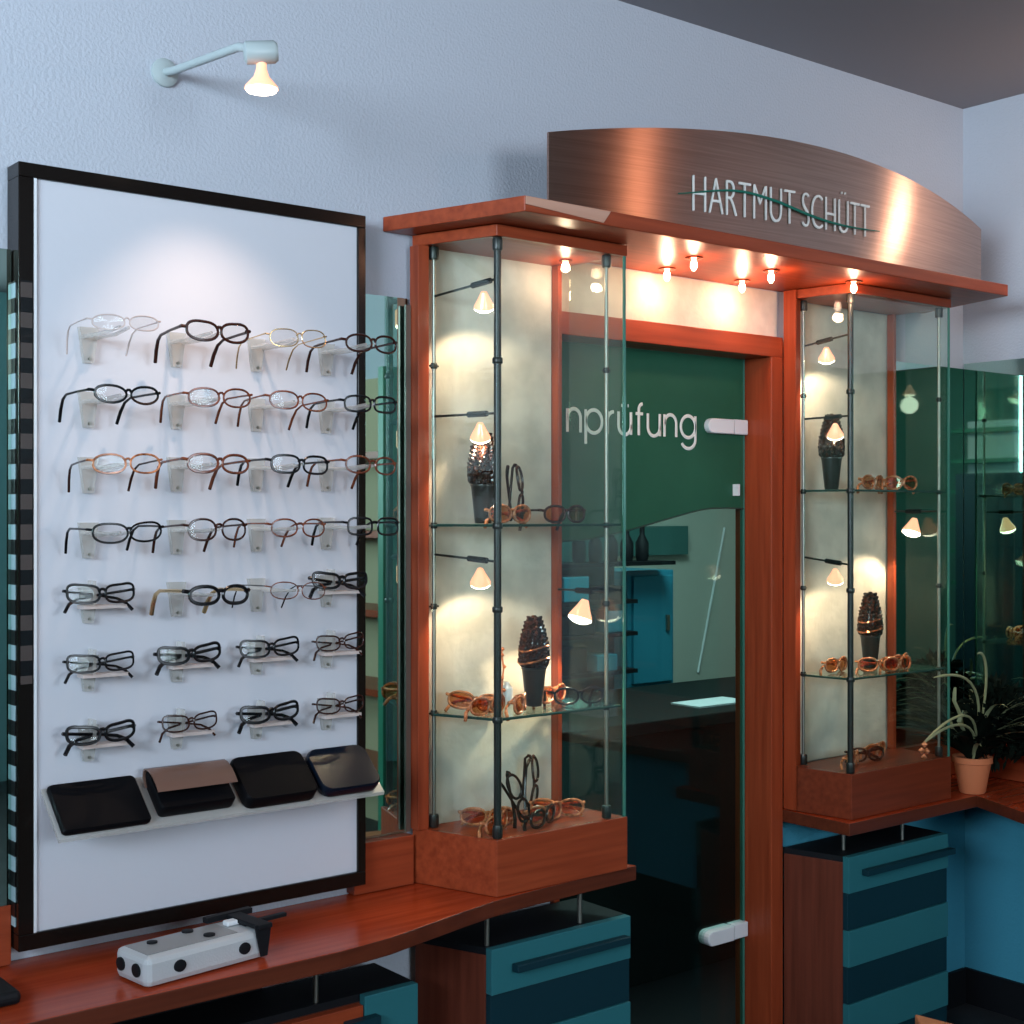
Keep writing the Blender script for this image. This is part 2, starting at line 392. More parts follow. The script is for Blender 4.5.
for z in (.86, 1.0, 1.12, 1.26): MB().box(3.22, 3.62 + (.2 if z > 1.2 else 0), 3.77, 3.9, z, z + .015).build('shelf_board', M['blackmatt'], t)
MB().box(3.22, 3.24, 3.77, 3.9, 0, 1.40).build('upright', M['blackmatt'], t)
MB().box(3.22, 3.62, 3.90, 3.915, 0, 1.40).build('back_panel', mat('shelf_back', (.02, .09, .09), .6), t)
k = 0
pl = ['beside the upright', 'second from the upright', 'in the middle', 'fourth from the upright', 'at the outer end']
bot = None
for x in (3.37, 3.45, 3.53, 3.61, 3.69):
    if bot is None:
        bot = MB().lathe([(.022, 0), (.026, .02), (.026, .07), (.01, .10), (.01, .13), (.012, .135)], (0, 0, 0), seg=12).build('bottle', M['blackmatt'])
        o = bot
    else:
        o = bot.copy(); COL.objects.link(o)
    o.location = (x, 3.82, 1.2755)
    tag(o, 'dark bottle on the top shelf behind the glass door, ' + pl[k], 'bottle', 'bottles on the shelf in the room behind the glass door'); k += 1
for (x, z, wd, h) in ((3.30, .8755, .14, .09), (3.47, .8755, .10, .06), (3.33, 1.0155, .16, .07), (3.52, 1.0155, .09, .08), (3.32, 1.1355, .12, .09), (3.50, 1.1355, .13, .05)):
    tag(MB().box(x - wd / 2, x + wd / 2, 3.775, 3.88, z, z + h).build('storage_box', M['exam_blue'] if wd < .125 else M['blackmatt'], None, .003),
        'small %s storage box on rack behind glass door, %s shelf, %s' % ('blue' if wd < .125 else 'black', {.8755: 'lowest', 1.0155: 'second', 1.1355: 'third'}[z], 'left' if x < 3.4 else 'right'), 'box', 'boxes on the rack behind the glass door')
tag(MB().tube([(4.70, 4.494, .72), (4.88, 4.494, 1.39)], .006, 8).build('white_rod', M['white']), 'pale slanting rod fixed to the wall behind the examination desk', 'rod')
tag(MB().box(4.05, 4.6, 4.46, 4.5, 1.27, 1.40).build('wall_cupboard', mat('muted_teal', (.05, .16, .15), .6)), 'muted teal strip cupboard on the wall behind the glass door', 'cupboard')

# ------------------------------------------------------------------ mirrors (z .79 to 1.9), all one height round the room
def mirror(x0, x1, label, yf=YB - .006):
    t = thing('mirror', ((x0 + x1) / 2, YB, .79), label, 'mirror')
    MB().box(x0, x1, yf, YB, .79, 1.9).build('mirror_pane', M['mirror'], t)
    MB().box(x0, x1, YB - .03, YB, .688, .789).build('wood_base', M['wood_x'], t, .001)
mirror(.25, .809, 'tinted mirror at the far left edge, left of the eyeglass board', YB - .030)
mirror(1.492, 1.636, 'narrow tinted wall mirror between the eyeglass board and the left glass cabinet')
t = thing('mirror', (3.45, YB, .79), 'tinted mirror on the back wall beside the right glass cabinet, ending at the corner', 'mirror')
MB().box(3.27, XR - .002, YB - .006, YB, .79, 1.885).build('mirror_pane', M['mirror'], t)
MB().box(3.27, XR - .002, YB - .02, YB, .688, .789).build('wood_base', M['wood_x'], t, .001)
t = thing('mirror', (XR, 1.4, .79), 'tinted mirror on the right-hand wall above the potted plant', 'mirror')
MB().box(XR - .006, XR, .5, YB - .008, .79, 1.9).build('mirror_pane', M['mirror'], t)
MB().box(XR - .03, XR, .5, YB - .022, .688, .789).build('wood_base', M['wood_y'], t, .001)

# ------------------------------------------------------------------ counters
ZT = .686; TH = .032
t = thing('counter', (1.2, 2.25, ZT - TH), 'red-brown wooden counter under the eyeglass board and left glass cabinet', 'counter')
poly = [(.2, 2.085), (.9, 2.088), (1.10, 2.088), (1.285, 2.087), (1.40, 2.10), (1.5, 2.125), (1.6, 2.150), (1.69, 2.170), (1.8, 2.182), (1.96, 2.19), (2.105, 2.197), (2.06, 2.36), (2.06, 2.373), (.2, 2.398)]
poly = poly[:-2] + [(2.025, 2.373), (2.025, 2.398), (.2, 2.398)]
MB().prism(poly, ZT - TH, ZT, 0, None, 1).build('counter_top', [M['wood_top'], M['wood_edge_shaded']], t, .002)
t = thing('counter', (3.2, 2.2, ZT - TH), 'red-brown wooden corner counter under the right glass cabinet and plant', 'counter')
poly = [(2.802, 2.165), (3.354, 2.165), (3.30, 2.05), (3.245, 1.94), (3.20, 1.7), (3.20, .5), (XR, .5), (XR, 2.398), (2.802, 2.398)]
MB().prism(poly, ZT - TH, ZT, 0, None, 1).build('counter_top', [M['wood_top'], M['wood_edge_shaded']], t, .002)

# ------------------------------------------------------------------ drawer cabinets
def drawer_cabinet(x0, x1, xb, y0, ztop, label, rods, over):
    t = thing('drawer_cabinet', ((x0 + x1) / 2, 2.3, 0), label, 'drawer cabinet', 'drawer cabinets under the counters')
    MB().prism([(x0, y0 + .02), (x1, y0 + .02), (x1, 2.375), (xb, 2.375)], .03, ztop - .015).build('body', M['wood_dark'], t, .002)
    MB().prism([(x0 + .0, y0 + .02), (x1, y0 + .02), (x1, 2.375), (xb, 2.375)], ztop - .0145, ztop).build('top_board', M['blackmatt'], t)
    for x, y in rods: MB().tube([(x, y, ztop + .0005), (x, y, ZT - TH - .001)], .005, 10).build('support_rod', M['steel'], t)
    z = ztop; h = .093; k = 0
    while z > .12:
        dr = MB().box(x0, x1, y0 if k % 2 == 0 else y0 + .004, y0 + .0195, z - h + .001, z).build('drawer', M['teal'] if k % 2 == 0 else M['tealdark'], t, .0015)
        if k == 0:
            MB().box(x0 + .05, x1 + over, y0 - .022, y0 - .002, z - .052, z - .036).build('handle', M['tealdark'], dr, .002)
        z -= h; k += 1
    return t
drawer_cabinet(1.704, 2.086, 1.642, 2.195, .58, 'teal-fronted drawer cabinet with brown side under the left glass cabinet', ((1.715, 2.225), (1.965, 2.225)), -.02)
drawer_cabinet(2.845, 3.272, 2.8025, 2.20, .588, 'dark brown and teal striped drawer cabinet under the right glass cabinet', ((2.90, 2.26), (3.115, 2.235)), .004)
t = thing('drawer_cabinet', (1.2, 2.3, 0), 'low cabinet with wooden drawer and teal end stile below the eyeglass board', 'drawer cabinet')
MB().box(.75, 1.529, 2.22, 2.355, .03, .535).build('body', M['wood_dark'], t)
MB().box(.75, 1.529, 2.22, 2.355, .5355, .55).build('top_board', M['blackmatt'], t)
MB().tube([(1.32, 2.23, .5505), (1.32, 2.23, ZT - TH - .001)], .005, 10).build('support_rod', M['steel'], t)
MB().box(.25, 1.28, 2.36, 2.385, .05, ZT - TH - .001).build('gap_shade_board', M['blackmatt'], t)  # black board standing in for the shade in the gap under the counter
MB().box(1.408, 1.529, 2.20, 2.2195, .03, .55).build('teal_stile', M['teal'], t, .002)
dr = MB().box(.75, 1.405, 2.20, 2.2195, .38, .535).build('drawer', M['wood_x'], t, .002)
MB().box(1.36, 1.43, 2.178, 2.197, .50, .515).build('handle', M['tealdark'], dr)

# ------------------------------------------------------------------ eyeglass display board
YF = 2.34
bd = thing('display_board', (1.155, YB, .72), 'tall white eyeglass display board in a glossy black frame', 'display board')
X0, X1, Z0, Z1 = .811, 1.500, .715, 2.045
b = MB().box(X0, X1, YF, YB - .004, Z0, Z0 + .028).box(X0, X1, YF, YB - .004, Z1 - .025, Z1).box(X0, X0 + .026, YF, YB - .004, Z0 + .028, Z1 - .025).box(X1 - .018, X1, YF, YB - .004, Z0 + .028, Z1 - .025)
b.build('frame', M['frameblack'], bd, .0015)
MB().box(X0 + .026, X1 - .018, YF + .006, YB - .006, Z0 + .028, Z1 - .025).build('panel', M['panel'], bd)
MB().box(X0 + .026, X0 + .031, YF + .001, YF + .006, Z0 + .028, Z1 - .025).build('inner_edge', M['white'], bd)
# slotted strips on the frame's left side and front stile
def striped(name, c1, c2, pitch, duty, rough):
    m = mat(name, c1, rough); n, l, p = nodes(m)
    tc = n.new('ShaderNodeTexCoord'); sp = n.new('ShaderNodeSeparateXYZ'); d = n.new('ShaderNodeMath'); d.operation = 'DIVIDE'; d.inputs[1].default_value = pitch
    f = n.new('ShaderNodeMath'); f.operation = 'FRACT'; g = n.new('ShaderNodeMath'); g.operation = 'GREATER_THAN'; g.inputs[1].default_value = duty
    mx = n.new('ShaderNodeMix'); mx.data_type = 'RGBA'; mx.inputs[6].default_value = (*c1, 1); mx.inputs[7].default_value = (*c2, 1)
    l.new(tc.outputs['Object'], sp.inputs[0]); l.new(sp.outputs['Z'], d.inputs[0]); l.new(d.outputs[0], f.inputs[0]); l.new(f.outputs[0], g.inputs[0])
    l.new(g.outputs[0], mx.inputs[0]); l.new(mx.outputs[2], p.inputs['Base Color']); return m
MB().box(X0 - .0015, X0 - .0002, YF + .014, YF + .036, Z0 + .04, Z1 - .20).build('slotted_edge', striped('side_slots', (.006, .006, .007), (.42, .60, .64), .051, .5, .3), bd)
MB().box(X0 + .003, X0 + .023, YF - .0012, YF - .0002, Z0 + .45, Z1 - .20).build('slotted_strip', striped('front_slots', (.006, .006, .007), (.07, .055, .05), .051, .5, .15), bd)
ROWZ = [1.753, 1.641, 1.528, 1.415, 1.303, 1.185, 1.064]
COLX = [.931, 1.095, 1.256, 1.408]
COLDZ = [0, .004, .006, .008]
def holder_mb(x, z, folded):
    b = MB()
    vs = []
    for y in (YF + .005, YF - .006):
        vs += [(x - .017, y, z + .022), (x + .017, y, z + .022), (x + .008, y, z - .040), (x - .008, y, z - .040)]
    b.add(vs, [[0, 1, 2, 3], [7, 6, 5, 4], [0, 4, 5, 1], [1, 5, 6, 2], [2, 6, 7, 3], [3, 7, 4, 0]])
    if not folded:   # forked arm reaching out under the front frame
        for s in (-.012, .012):
            b.tube([(x + s, YF - .004, z + .004), (x + s, YF - .09, z + .002), (x + s * .6, YF - .155, z + .006)], [.004, .0035, .003], 6)
    else:
        b.box(x - .003, x + .003, YF - .03, YF - .0065, z - .012, z + .034)
    return b
for r in range(7):
    for c in range(4):
        x = COLX[c]; z = ROWZ[r] + COLDZ[c]
        folded = r >= 4 and not (r == 4 and c in (1, 2))
        h = holder_mb(x, z, folded).build('glasses_holder', M['acrylic'], bd)
        if folded:
            MB().box(x - .022, x + .060, YF - .034, YF - .0065, z - .014, z - .008).build('glasses_rest', M['acrylic_rest'], bd)
        MB().tube([(x, YF - .010, z - .033), (x, YF - .006, z - .033)], .0028, 8).build('screw', M['steel'], bd)

# ------------------------------------------------------------------ spectacles
def lens_ring(cx, w, h, n=26, power=2.3, drop=0.0, cat=0.0):
    pts = []
    for k in range(n):
        a = 2 * PI * k / n; ca, sa = math.cos(a), math.sin(a)
        x = math.copysign(abs(ca) ** (2 / power), ca) * w / 2
        z = math.copysign(abs(sa) ** (2 / power), sa) * h / 2
        side = 1 if cx > 0 else -1
        z += cat * max(0, x * side) * (1 if z > 0 else .4)
        pts.append((cx + x, -.004 + 2.2 * (cx + x) ** 2, z + drop))
    return pts
def make_glasses(style):
    """front in the local XZ plane facing -Y, ears towards +Y; origin at the bridge. style: dict"""
    st = dict(w=.052, h=.031, gap=.060, power=2.3, rim=.0022, rimmat='rim_black', temmat=None, lens='lens', folded=False, cat=0.0, tlen=.145, hw=.066)
    st.update(style); s = st
    if 'hw' not in style: st['hw'] = st['gap'] / 2 + st['w'] / 2 + (.0025 if st['folded'] else .006)
    out = {}
    f = MB()
    rings = []
    for sg in (-1, 1):
        ring = lens_ring(sg * s['gap'] / 2, s['w'], s['h'], 26, s['power'], 0, s['cat']); rings.append(ring)
        f.tube(ring, s['rim'], 6, closed=True)
    gi = s['gap'] / 2 - s['w'] / 2
    zb = s['h'] * .14
    f.tube([(-gi - .002, -.002, zb), (-gi * .4, -.004, zb + .004), (gi * .4, -.004, zb + .004), (gi + .002, -.002, zb)], s['rim'] * 1.15, 6)
    for sg in (-1, 1):
        xo = s['gap'] / 2 + s['w'] / 2
        f.tube([(sg * (xo - .002), .006, s['h'] * .2), (sg * s['hw'], .009, s['h'] * .24), (sg * s['hw'], .014, s['h'] * .24)], s['rim'] * 1.25, 6)
    out['front_frame'] = (f, M[s['rimmat']])
    ls = []
    for ring in rings:
        n = len(ring); c = Vector((sum(p[0] for p in ring) / n, sum(p[1] for p in ring) / n - .0012, sum(p[2] for p in ring) / n))
        vs = []
        for dy in (0, .0012):
            vs += [(p[0], p[1] + dy, p[2]) for p in ring] + [(c.x, c.y + dy, c.z)]
        fs = [[i, (i + 1) % n, n] for i in range(n)] + [[n + 1 + (i + 1) % n, n + 1 + i, 2 * n + 1] for i in range(n)]
        fs += [[(i + 1) % n, i, n + 1 + i, n + 1 + (i + 1) % n] for i in range(n)]
        ls.append(MB().add(vs, fs, 0, True))
    out['lens'] = (ls, M[s['lens']])
    ts = []
    for sg in (-1, 1):
        z0 = s['h'] * .24; hw = s['hw']; L = s['tlen']; rr = s['rim'] * 1.05
        if not s['folded']:
            p = [(sg * hw, .014, z0), (sg * (hw - .001), L * .4, z0), (sg * (hw - .004), L * .72, z0 - .001), (sg * (hw - .006), L * .84, z0 - .008), (sg * (hw - .008), L * .93, z0 - .024), (sg * (hw - .010), L, z0 - .044)]
            q = [rr, rr * .9, rr * .95, rr * 1.15, rr * 1.3, rr * 1.25]
        else:
            yo = .016 + (.004 if sg > 0 else 0)
            p = [(sg * hw, .012, z0), (sg * (hw - .006), yo, z0 - .001), (0, yo + .004, z0 - .008), (-sg * (hw * .55), yo + .005, z0 - .014), (-sg * (hw * .80), yo + .002, z0 - .022), (-sg * hw * .97, yo - .004, z0 - .036)]
            q = [rr, rr, rr * .95, rr * 1.05, rr * 1.3, rr * 1.3]
        ts.append(MB().tube(p, q, 7))
    out['temple'] = (ts, M[s['temmat'] or s['rimmat']])
    return out
_gl_cache = {}
def place_glasses(style, loc, rot, label, group=None, key=None, lens=True):
    key = key or tuple(sorted(style.items()))
    if key not in _gl_cache:
        root = thing('eyeglasses', (0, 0, 0), 'x', 'eyeglasses')
        for nm, (mb, mt) in make_glasses(style).items():
            if nm == 'lens' and not lens: continue
            for q in (mb if isinstance(mb, list) else [mb]): q.build(nm, mt, root, world=False)
        _gl_cache[key] = root; o = root
    else:
        o = copy_tree(_gl_cache[key])
    o.location = loc; o.rotation_euler = rot
    tag(o, label, 'eyeglasses')
    if group: o['group'] = group
    elif 'group' in o: del o['group']
    return o
G_OP = [
 [dict(rimmat='rim_clear', rim=.0012, h=.024, temmat='rim_clear'), dict(rimmat='rim_dark', rim=.0026, h=.032, cat=.15, w=.054), dict(rimmat='rim_gold', rim=.0012, power=2.6, temmat='rim_gold'), dict(rimmat='rim_dark', rim=.0022)],
 [dict(rimmat='rim_black', rim=.0022, h=.028, power=2.0, cat=.1), dict(rimmat='rim_brown', rim=.0019), dict(rimmat='rim_brown', rim=.0018), dict(rimmat='rim_black', rim=.0021, power=3.0, h=.029)],
 [dict(rimmat='rim_tort', rim=.0018, temmat='rim_dark'), dict(rimmat='rim_brown', rim=.0024), dict(rimmat='rim_black', rim=.0022, power=2.8), dict(rimmat='rim_brown', rim=.0020, w=.048)],
 [dict(rimmat='rim_black', rim=.0019, w=.056, cat=.1), dict(rimmat='rim_dark', rim=.0020, h=.036, w=.048), dict(rimmat='rim_brown', rim=.0017, w=.048), dict(rimmat='rim_black', rim=.0021, power=3.4, w=.047)],
 [None, dict(rimmat='rim_black', rim=.0032, temmat='rim_gold', h=.030), dict(rimmat='rim_brown', rim=.0011, temmat='rim_black', h=.030), None]]
D_OP = [
 ['thin clear eyeglasses with pale temples', 'dark brown upswept eyeglasses', 'gold wire eyeglasses with clear lenses', 'dark oval eyeglasses'],
 ['black upswept eyeglasses', 'thin brown eyeglasses', 'slim brown eyeglasses', 'black squarish eyeglasses'],
 ['orange tortoiseshell eyeglasses with dark temples', 'reddish brown thick-rimmed eyeglasses', 'black rounded eyeglasses', 'small reddish brown eyeglasses'],
 ['wide black eyeglasses', 'dark round-lensed eyeglasses', 'thin brown small-lensed eyeglasses', 'black nearly rectangular eyeglasses'],
 [None, 'thick black rimmed eyeglasses with pale gold temples', 'thin brown wire eyeglasses with black temples', None]]
ORD = ['first', 'second', 'third', 'fourth']
RW = ['top board row', 'second board row', 'third board row', 'fourth board row', 'fifth board row', 'second-lowest board row', 'lowest board row']
for r in range(7):
    for c in range(4):
        x = COLX[c]; z = ROWZ[r] + COLDZ[c]
        if r < 4 or (r == 4 and c in (1, 2)):
            st = dict(G_OP[r][c]); lab = D_OP[r][c]
            tl = random.uniform(-.004, .004)
            yaw = random.uniform(-4, 4)
            lift = .006
            if r == 0 and c == 0: lift = .012
            o = place_glasses(st, (x + tl, YF - .166, z + lift), (R(random.uniform(-3, 1)), R(random.uniform(-2.5, 2.5)), R(yaw)),
                              lab + ', %s in the %s' % (ORD[c], RW[r]))
        else:
            sty = [dict(rimmat='rim_black', rim=.0023, cat=.22, power=2.9, w=.054, h=.030, gap=.064), dict(rimmat='rim_black', rim=.0020, cat=.20, power=3.2, w=.054, h=.028, gap=.064),
                   dict(rimmat='rim_dark', rim=.0017, cat=.22, power=2.7, w=.048, h=.028, gap=.058), dict(rimmat='rim_black', rim=.0029, cat=.26, power=2.7, w=.054, h=.028, gap=.064)]
            idx = {(4, 0): 0, (4, 3): 3, (5, 0): 1, (5, 1): 3, (5, 2): 0, (5, 3): 2, (6, 0): 3, (6, 1): 2, (6, 2): 3, (6, 3): 2}[(r, c)]
            s = dict(sty[idx]); s['folded'] = True
            nmz = ['black upswept folded eyeglasses', 'black thin-rimmed folded eyeglasses', 'thin dark brown folded eyeglasses', 'heavy black folded eyeglasses'][idx]
            o = place_glasses(s, (x + .006, YF - .046, z + .012), (R(-6), R(random.uniform(-2, 2)), R(random.uniform(-3, 3))),
                              nmz + ', %s in the %s' % (ORD[c], RW[r]))

# glasses cases on a clear sloping ledge
MB().add([(.850, YF + .004, .984), (1.492, YF + .004, .984), (1.492, YF - .079, .913), (.850, YF - .079, .913),
          (.850, YF + .004, .978), (1.492, YF + .004, .978), (1.492, YF - .077, .907), (.850, YF - .077, .907)],
         [[0, 1, 2, 3], [7, 6, 5, 4], [0, 4, 5, 1], [1, 5, 6, 2], [2, 6, 7, 3], [3, 7, 4, 0]]).build('case_ledge', M['acrylic'], bd)
def slopebox(x0, x1, h, rad=.010, u1=.104):
    """rounded case lying on the slope: u runs down the slope, h is its thickness"""
    b = MB(); n = 5; pts = []
    def corner(cx, cu, a0):
        return [(cx + rad * math.cos(a0 + k * PI / 2 / n), cu + rad * math.sin(a0 + k * PI / 2 / n)) for k in range(n + 1)]
    u0 = .002
    pts = corner(x1 - rad, u1 - rad, 0) + corner(x0 + rad, u1 - rad, PI / 2) + corner(x0 + rad, u0 + rad, PI) + corner(x1 - rad, u0 + rad, 3 * PI / 2)
    sl = Vector((0, -.089, -.076)).normalized(); nr = Vector((0, -.076, .089)).normalized(); base = Vector((0, YF + .001, .984))
    m = len(pts); vs = []
    for hh, sc in ((.0005, .98), (.004, 1), (h - .004, 1), (h, .96)):
        cx = (x0 + x1) / 2; cu = (u0 + u1) / 2
        for x, u in pts:
            vs.append(Vector((cx + (x - cx) * sc, 0, 0)) + base + sl * (cu + (u - cu) * sc) + nr * hh)
    fs = [list(range(m))[::-1], list(range(3 * m, 4 * m))]
    for q in range(3):
        fs += [[q * m + i, q * m + (i + 1) % m, (q + 1) * m + (i + 1) % m, (q + 1) * m + i] for i in range(m)]
    return b.add(vs, fs, 0, True)
tag(slopebox(.855, 1.012, .014, .008).build('glasses_case', M['black']), 'flat black glasses case, leftmost on the board ledge', 'glasses case')
t = thing('glasses_case', (1.12, YF - .05, .94), 'taupe rolled-open glasses case with dark inside, beside the flat black case', 'glasses case')
sl = Vector((0, -.089, -.076)).normalized(); nr = Vector((0, -.076, .089)).normalized(); base = Vector((0, YF + .001, .984))
b = MB(); vs = []; N = 14
for x in (1.024, 1.176):
    for rr in (.030, .0275):
        for k in range(N + 1):
            a = R(62) + R(180) * k / N
            vs.append(Vector((x, 0, 0)) + base + sl * (.050 + .046 * math.cos(a) * (rr / .030)) + nr * (.0245 + rr * .72 * math.sin(a)))
q = N + 1; fs = []
for i in range(N):
    fs += [[i, i + 1, 2 * q + i + 1, 2 * q + i], [q + i, 3 * q + i, 3 * q + i + 1, q + i + 1], [i, q + i, q + i + 1, i + 1], [2 * q + i, 2 * q + i + 1, 3 * q + i + 1, 3 * q + i]]
fs += [[0, 2 * q, 3 * q, q], [N, q + N, 3 * q + N, 2 * q + N]]
b.add(vs, fs, 0, True).build('cover', M['case_brown'], t)
slopebox(1.028, 1.172, .026, .008, .094).build('lining', M['black'], t)
tag(slopebox(1.190, 1.340, .028, .016).build('glasses_case', M['black']), 'domed black glasses case, third from the left on the board ledge', 'glasses case')
tag(slopebox(1.350, 1.482, .024, .022).build('glasses_case', M['case_navy']), 'dark navy glasses case, rightmost on the board ledge', 'glasses case')

# ------------------------------------------------------------------ wall lamp above the board
t = thing('wall_lamp', (1.099, YB, 2.264), 'pale metal wall lamp with bent arm and lit spotlight', 'lamp')
MB().lathe([(.026, 0), (.026, .006), (.018, .010)], (1.099, YB, 2.264), (0, -1, 0)).build('wall_plate', M['whitemetal'], t)
MB().tube([(1.099, YB - .008, 2.264), (1.102, YB - .04, 2.260), (1.104, 2.15, 2.242), (1.106, 2.12, 2.240), (1.110, 2.09, 2.230)], .0075, 12).build('arm', M['whitemetal'], t)
MB().lathe([(.012, -.028), (.019, -.024), (.019, .022), (.014, .028)], (1.110, 2.052, 2.214), (.9, -.45, .1)).build('socket', M['whitemetal'], t)
hd = MB().lathe([(.008, 0), (.009, -.014), (.013, -.026), (.027, -.042), (.028, -.046)], (1.112, 2.053, 2.200)).build('lamp_shade', M['reflector'], t)
MB().lathe([(.018, -.0465), (.026, -.047), (.024, -.050), (.01, -.053)], (1.112, 2.053, 2.200)).build('bulb', M['bulb'], hd)
spot_light('wall_lamp_light', (1.112, 2.053, 2.142), (1.16, 2.40, 1.45), 11, (1.0, .70, .52), 75, .9, .02)

t = thing('wall_lamp', (XR, 1.83, 2.40), 'added wall lamp on the right-hand wall, out of view, for sign highlights', 'lamp')  # lamp added out of view to put a streak on the sign
MB().lathe([(.030, 0), (.030, .006), (.022, .010)], (XR, 1.83, 2.40), (-1, 0, 0)).build('wall_plate', M['whitemetal'], t)
MB().tube([(XR - .008, 1.83, 2.40), (3.50, 1.83, 2.40)], .0075, 12).build('arm', M['whitemetal'], t)
hd = MB().lathe([(.010, 0), (.013, -.026), (.027, -.042), (.028, -.046)], (3.49, 1.83, 2.39)).build('lamp_shade', M['reflector'], t)
MB().lathe([(.018, -.0465), (.026, -.047), (.024, -.050), (.01, -.053)], (3.49, 1.83, 2.39)).build('bulb', M['bulb'], hd)
point_light('wall_lamp_light', (3.49, 1.83, 2.30), 2.6, (1, .66, .46), .035)  # light of the added right-hand wall lamp, for the sign streak
t = thing('added_ceiling_lamp', (2.93, .3, ZC), 'added hanging ceiling lamp in the middle of the shop, for sign highlights', 'lamp')  # unseen lamp added for the warm highlight on the sign
MB().tube([(2.93, .3, ZC - .001), (2.93, .3, 2.56)], .004, 8).build('cord', M['whitemetal'], t)
hd = MB().lathe([(.010, 0), (.02, -.02), (.045, -.06), (.047, -.066)], (2.93, .3, 2.56)).build('lamp_shade', M['reflector'], t)
MB().lathe([(.03, -.0665), (.04, -.068), (.03, -.075), (.01, -.08)], (2.93, .3, 2.56)).build('bulb', M['bulb'], hd)
point_light('added_ceiling_light', (2.93, .3, 2.44), 8, (1, .45, .25), .06)
# ------------------------------------------------------------------ glass display cabinets
def pane(x0, y0, x1, y1, z0, z1, parent, th=.005, name='glass_pane'):
    dx, dy = x1 - x0, y1 - y0; L = math.hypot(dx, dy); nx, ny = -dy / L * th / 2, dx / L * th / 2
    MB().prism([(x0 + nx, y0 + ny), (x0 - nx, y0 - ny), (x1 - nx, y1 - ny), (x1 + nx, y1 + ny)], z0, z1).build(name, M['glass'], parent)
def rod(x, y, z0, z1, r, m, parent, clamps=()):
    p = MB().tube([(x, y, z0), (x, y, z1)], r, 10).build('corner_rod', m, parent)
    for z in clamps:
        MB().lathe([(r + .002, -.006), (r + .003, -.004), (r + .003, .004), (r + .002, .006)], (x, y, z)).tube([(x - .011, y, z), (x + .011, y, z)], .0025, 6).build('clamp', M['darksteel'], p)
ZP, ZG = .800, 2.008
def cabinet(pts, inner, loc, label, shelves, thick, thin, posts, panel, plm='wood_x'):
    FL, FR, BR, BL = pts
    t = thing('display_cabinet', loc, label, 'display cabinet')
    MB().prism([FL, FR, BR, BL], ZT + .001, ZP).build('plinth', M[plm], t, .0015)
    MB().prism([FL, FR, BR, BL], ZG, 2.031).build('top_frame', M['wood_x'], t, .0015)
    for (x0, x1, y0, y1, z0) in posts: MB().box(x0, x1, y0, y1, z0, 2.0075).build('wood_post', M['wood_z'], t, .001)
    MB().box(panel[0], panel[1], YB - .022, YB - .002, ZP + .0005, ZG).build('back_panel', M['cream'], t)
    e = .006
    pane(FL[0] + e, FL[1] + e, FR[0] - e, FR[1] + e, ZP + .0005, ZG - .0005, t)
    pane(FL[0] + e, FL[1] + .012, BL[0] + .02, BL[1] - .045, ZP + .0005, ZG - .0005, t)
    pane(FR[0] - e, FR[1] + .012, BR[0] - .008, BR[1] - .045, ZP + .0005, ZG - .0005, t)
    MB().box(FR[0] - e - .003, FR[0] - e + .003, FR[1] + .002, FR[1] + .006, ZP + .0005, ZG - .0005).build('pane_edge', M['glass_edge'], t)
    for z in shelves:
        s = MB().prism([(FL[0] + .010, FL[1] + .012), (FR[0] - .012, FR[1] + .012), (BR[0] - .014, BR[1] - .026), (BL[0] + .022, BL[1] - .026)], z - .006, z).build('glass_shelf', M['glass'], t)
        b = MB()
        for a, c in (((FL[0] + .010, FL[1] + .0105), (FR[0] - .012, FR[1] + .0105)), ((FL[0] + .0085, FL[1] + .012), (BL[0] + .0205, BL[1] - .05))):
            b.tube([(a[0], a[1], z - .003), (c[0], c[1], z - .003)], .003, 6)
        b.build('shelf_edge', M['glass_dark_edge'], s)
    cl = [z - .004 for z in shelves] + [1.76, 1.26]
    for (x, y) in thick: rod(x, y, ZP + .001, ZG - .001, .0078, M['darksteel'], t, cl)
    for (x, y) in thin: rod(x, y, ZP + .001, ZG - .001, .0042, M['steel'], t, cl)
    for (x, y) in thick + thin:
        for z in (ZP + .001, ZG - .027):
            MB().lathe([(.0095, 0), (.0105, .003), (.0105, .022), (.0095, .026)], (x, y, z)).build('rod_foot', M['darksteel'], t)
    return t
# left cabinet
cabinet([(1.709, 2.184), (2.066, 2.184), (2.046, 2.386), (1.643, 2.386)], 'R', (1.87, 2.29, ZT),
        'left tall glass display cabinet on the counter beside the eyeglass board', (1.432, 1.042),
        [(1.722, 2.199)], [(2.021, 2.202), (1.680, 2.360)], [(1.637, 1.664, 2.355, 2.386, ZP), (2.0155, 2.027, 2.355, 2.377, ZP)], (1.665, 2.0150))
MB().box(1.6235, 1.6355, 2.380, 2.386, .795, 1.885).build('edge_strip', M['steel'], None)
tag(bpy.data.objects['edge_strip'], 'shiny metal edge strip beside the left glass cabinet at the narrow mirror', 'edge strip')
cabinet([(2.836, 2.184), (3.262, 2.184), (3.268, 2.372), (2.806, 2.372)], 'L', (3.04, 2.29, ZT),
        'right tall glass display cabinet on the corner counter beside the potted plant', (1.515, 1.040),
        [(2.850, 2.199)], [(3.232, 2.202), (2.853, 2.352)], [(2.806, 2.842, 2.352, 2.374, ZP), (3.236, 3.248, 2.350, 2.372, ZP)], (2.845, 3.245), 'wood_plinth_shaded')
# tall door-side post beside the right cabinet, floor to canopy
tag(MB().box(2.801, 2.8055, 2.335, 2.374, .69, 2.03).build('side_panel', M['wood_z']), 'slim red-brown wooden upright strip between the door and the right glass cabinet', 'panel')

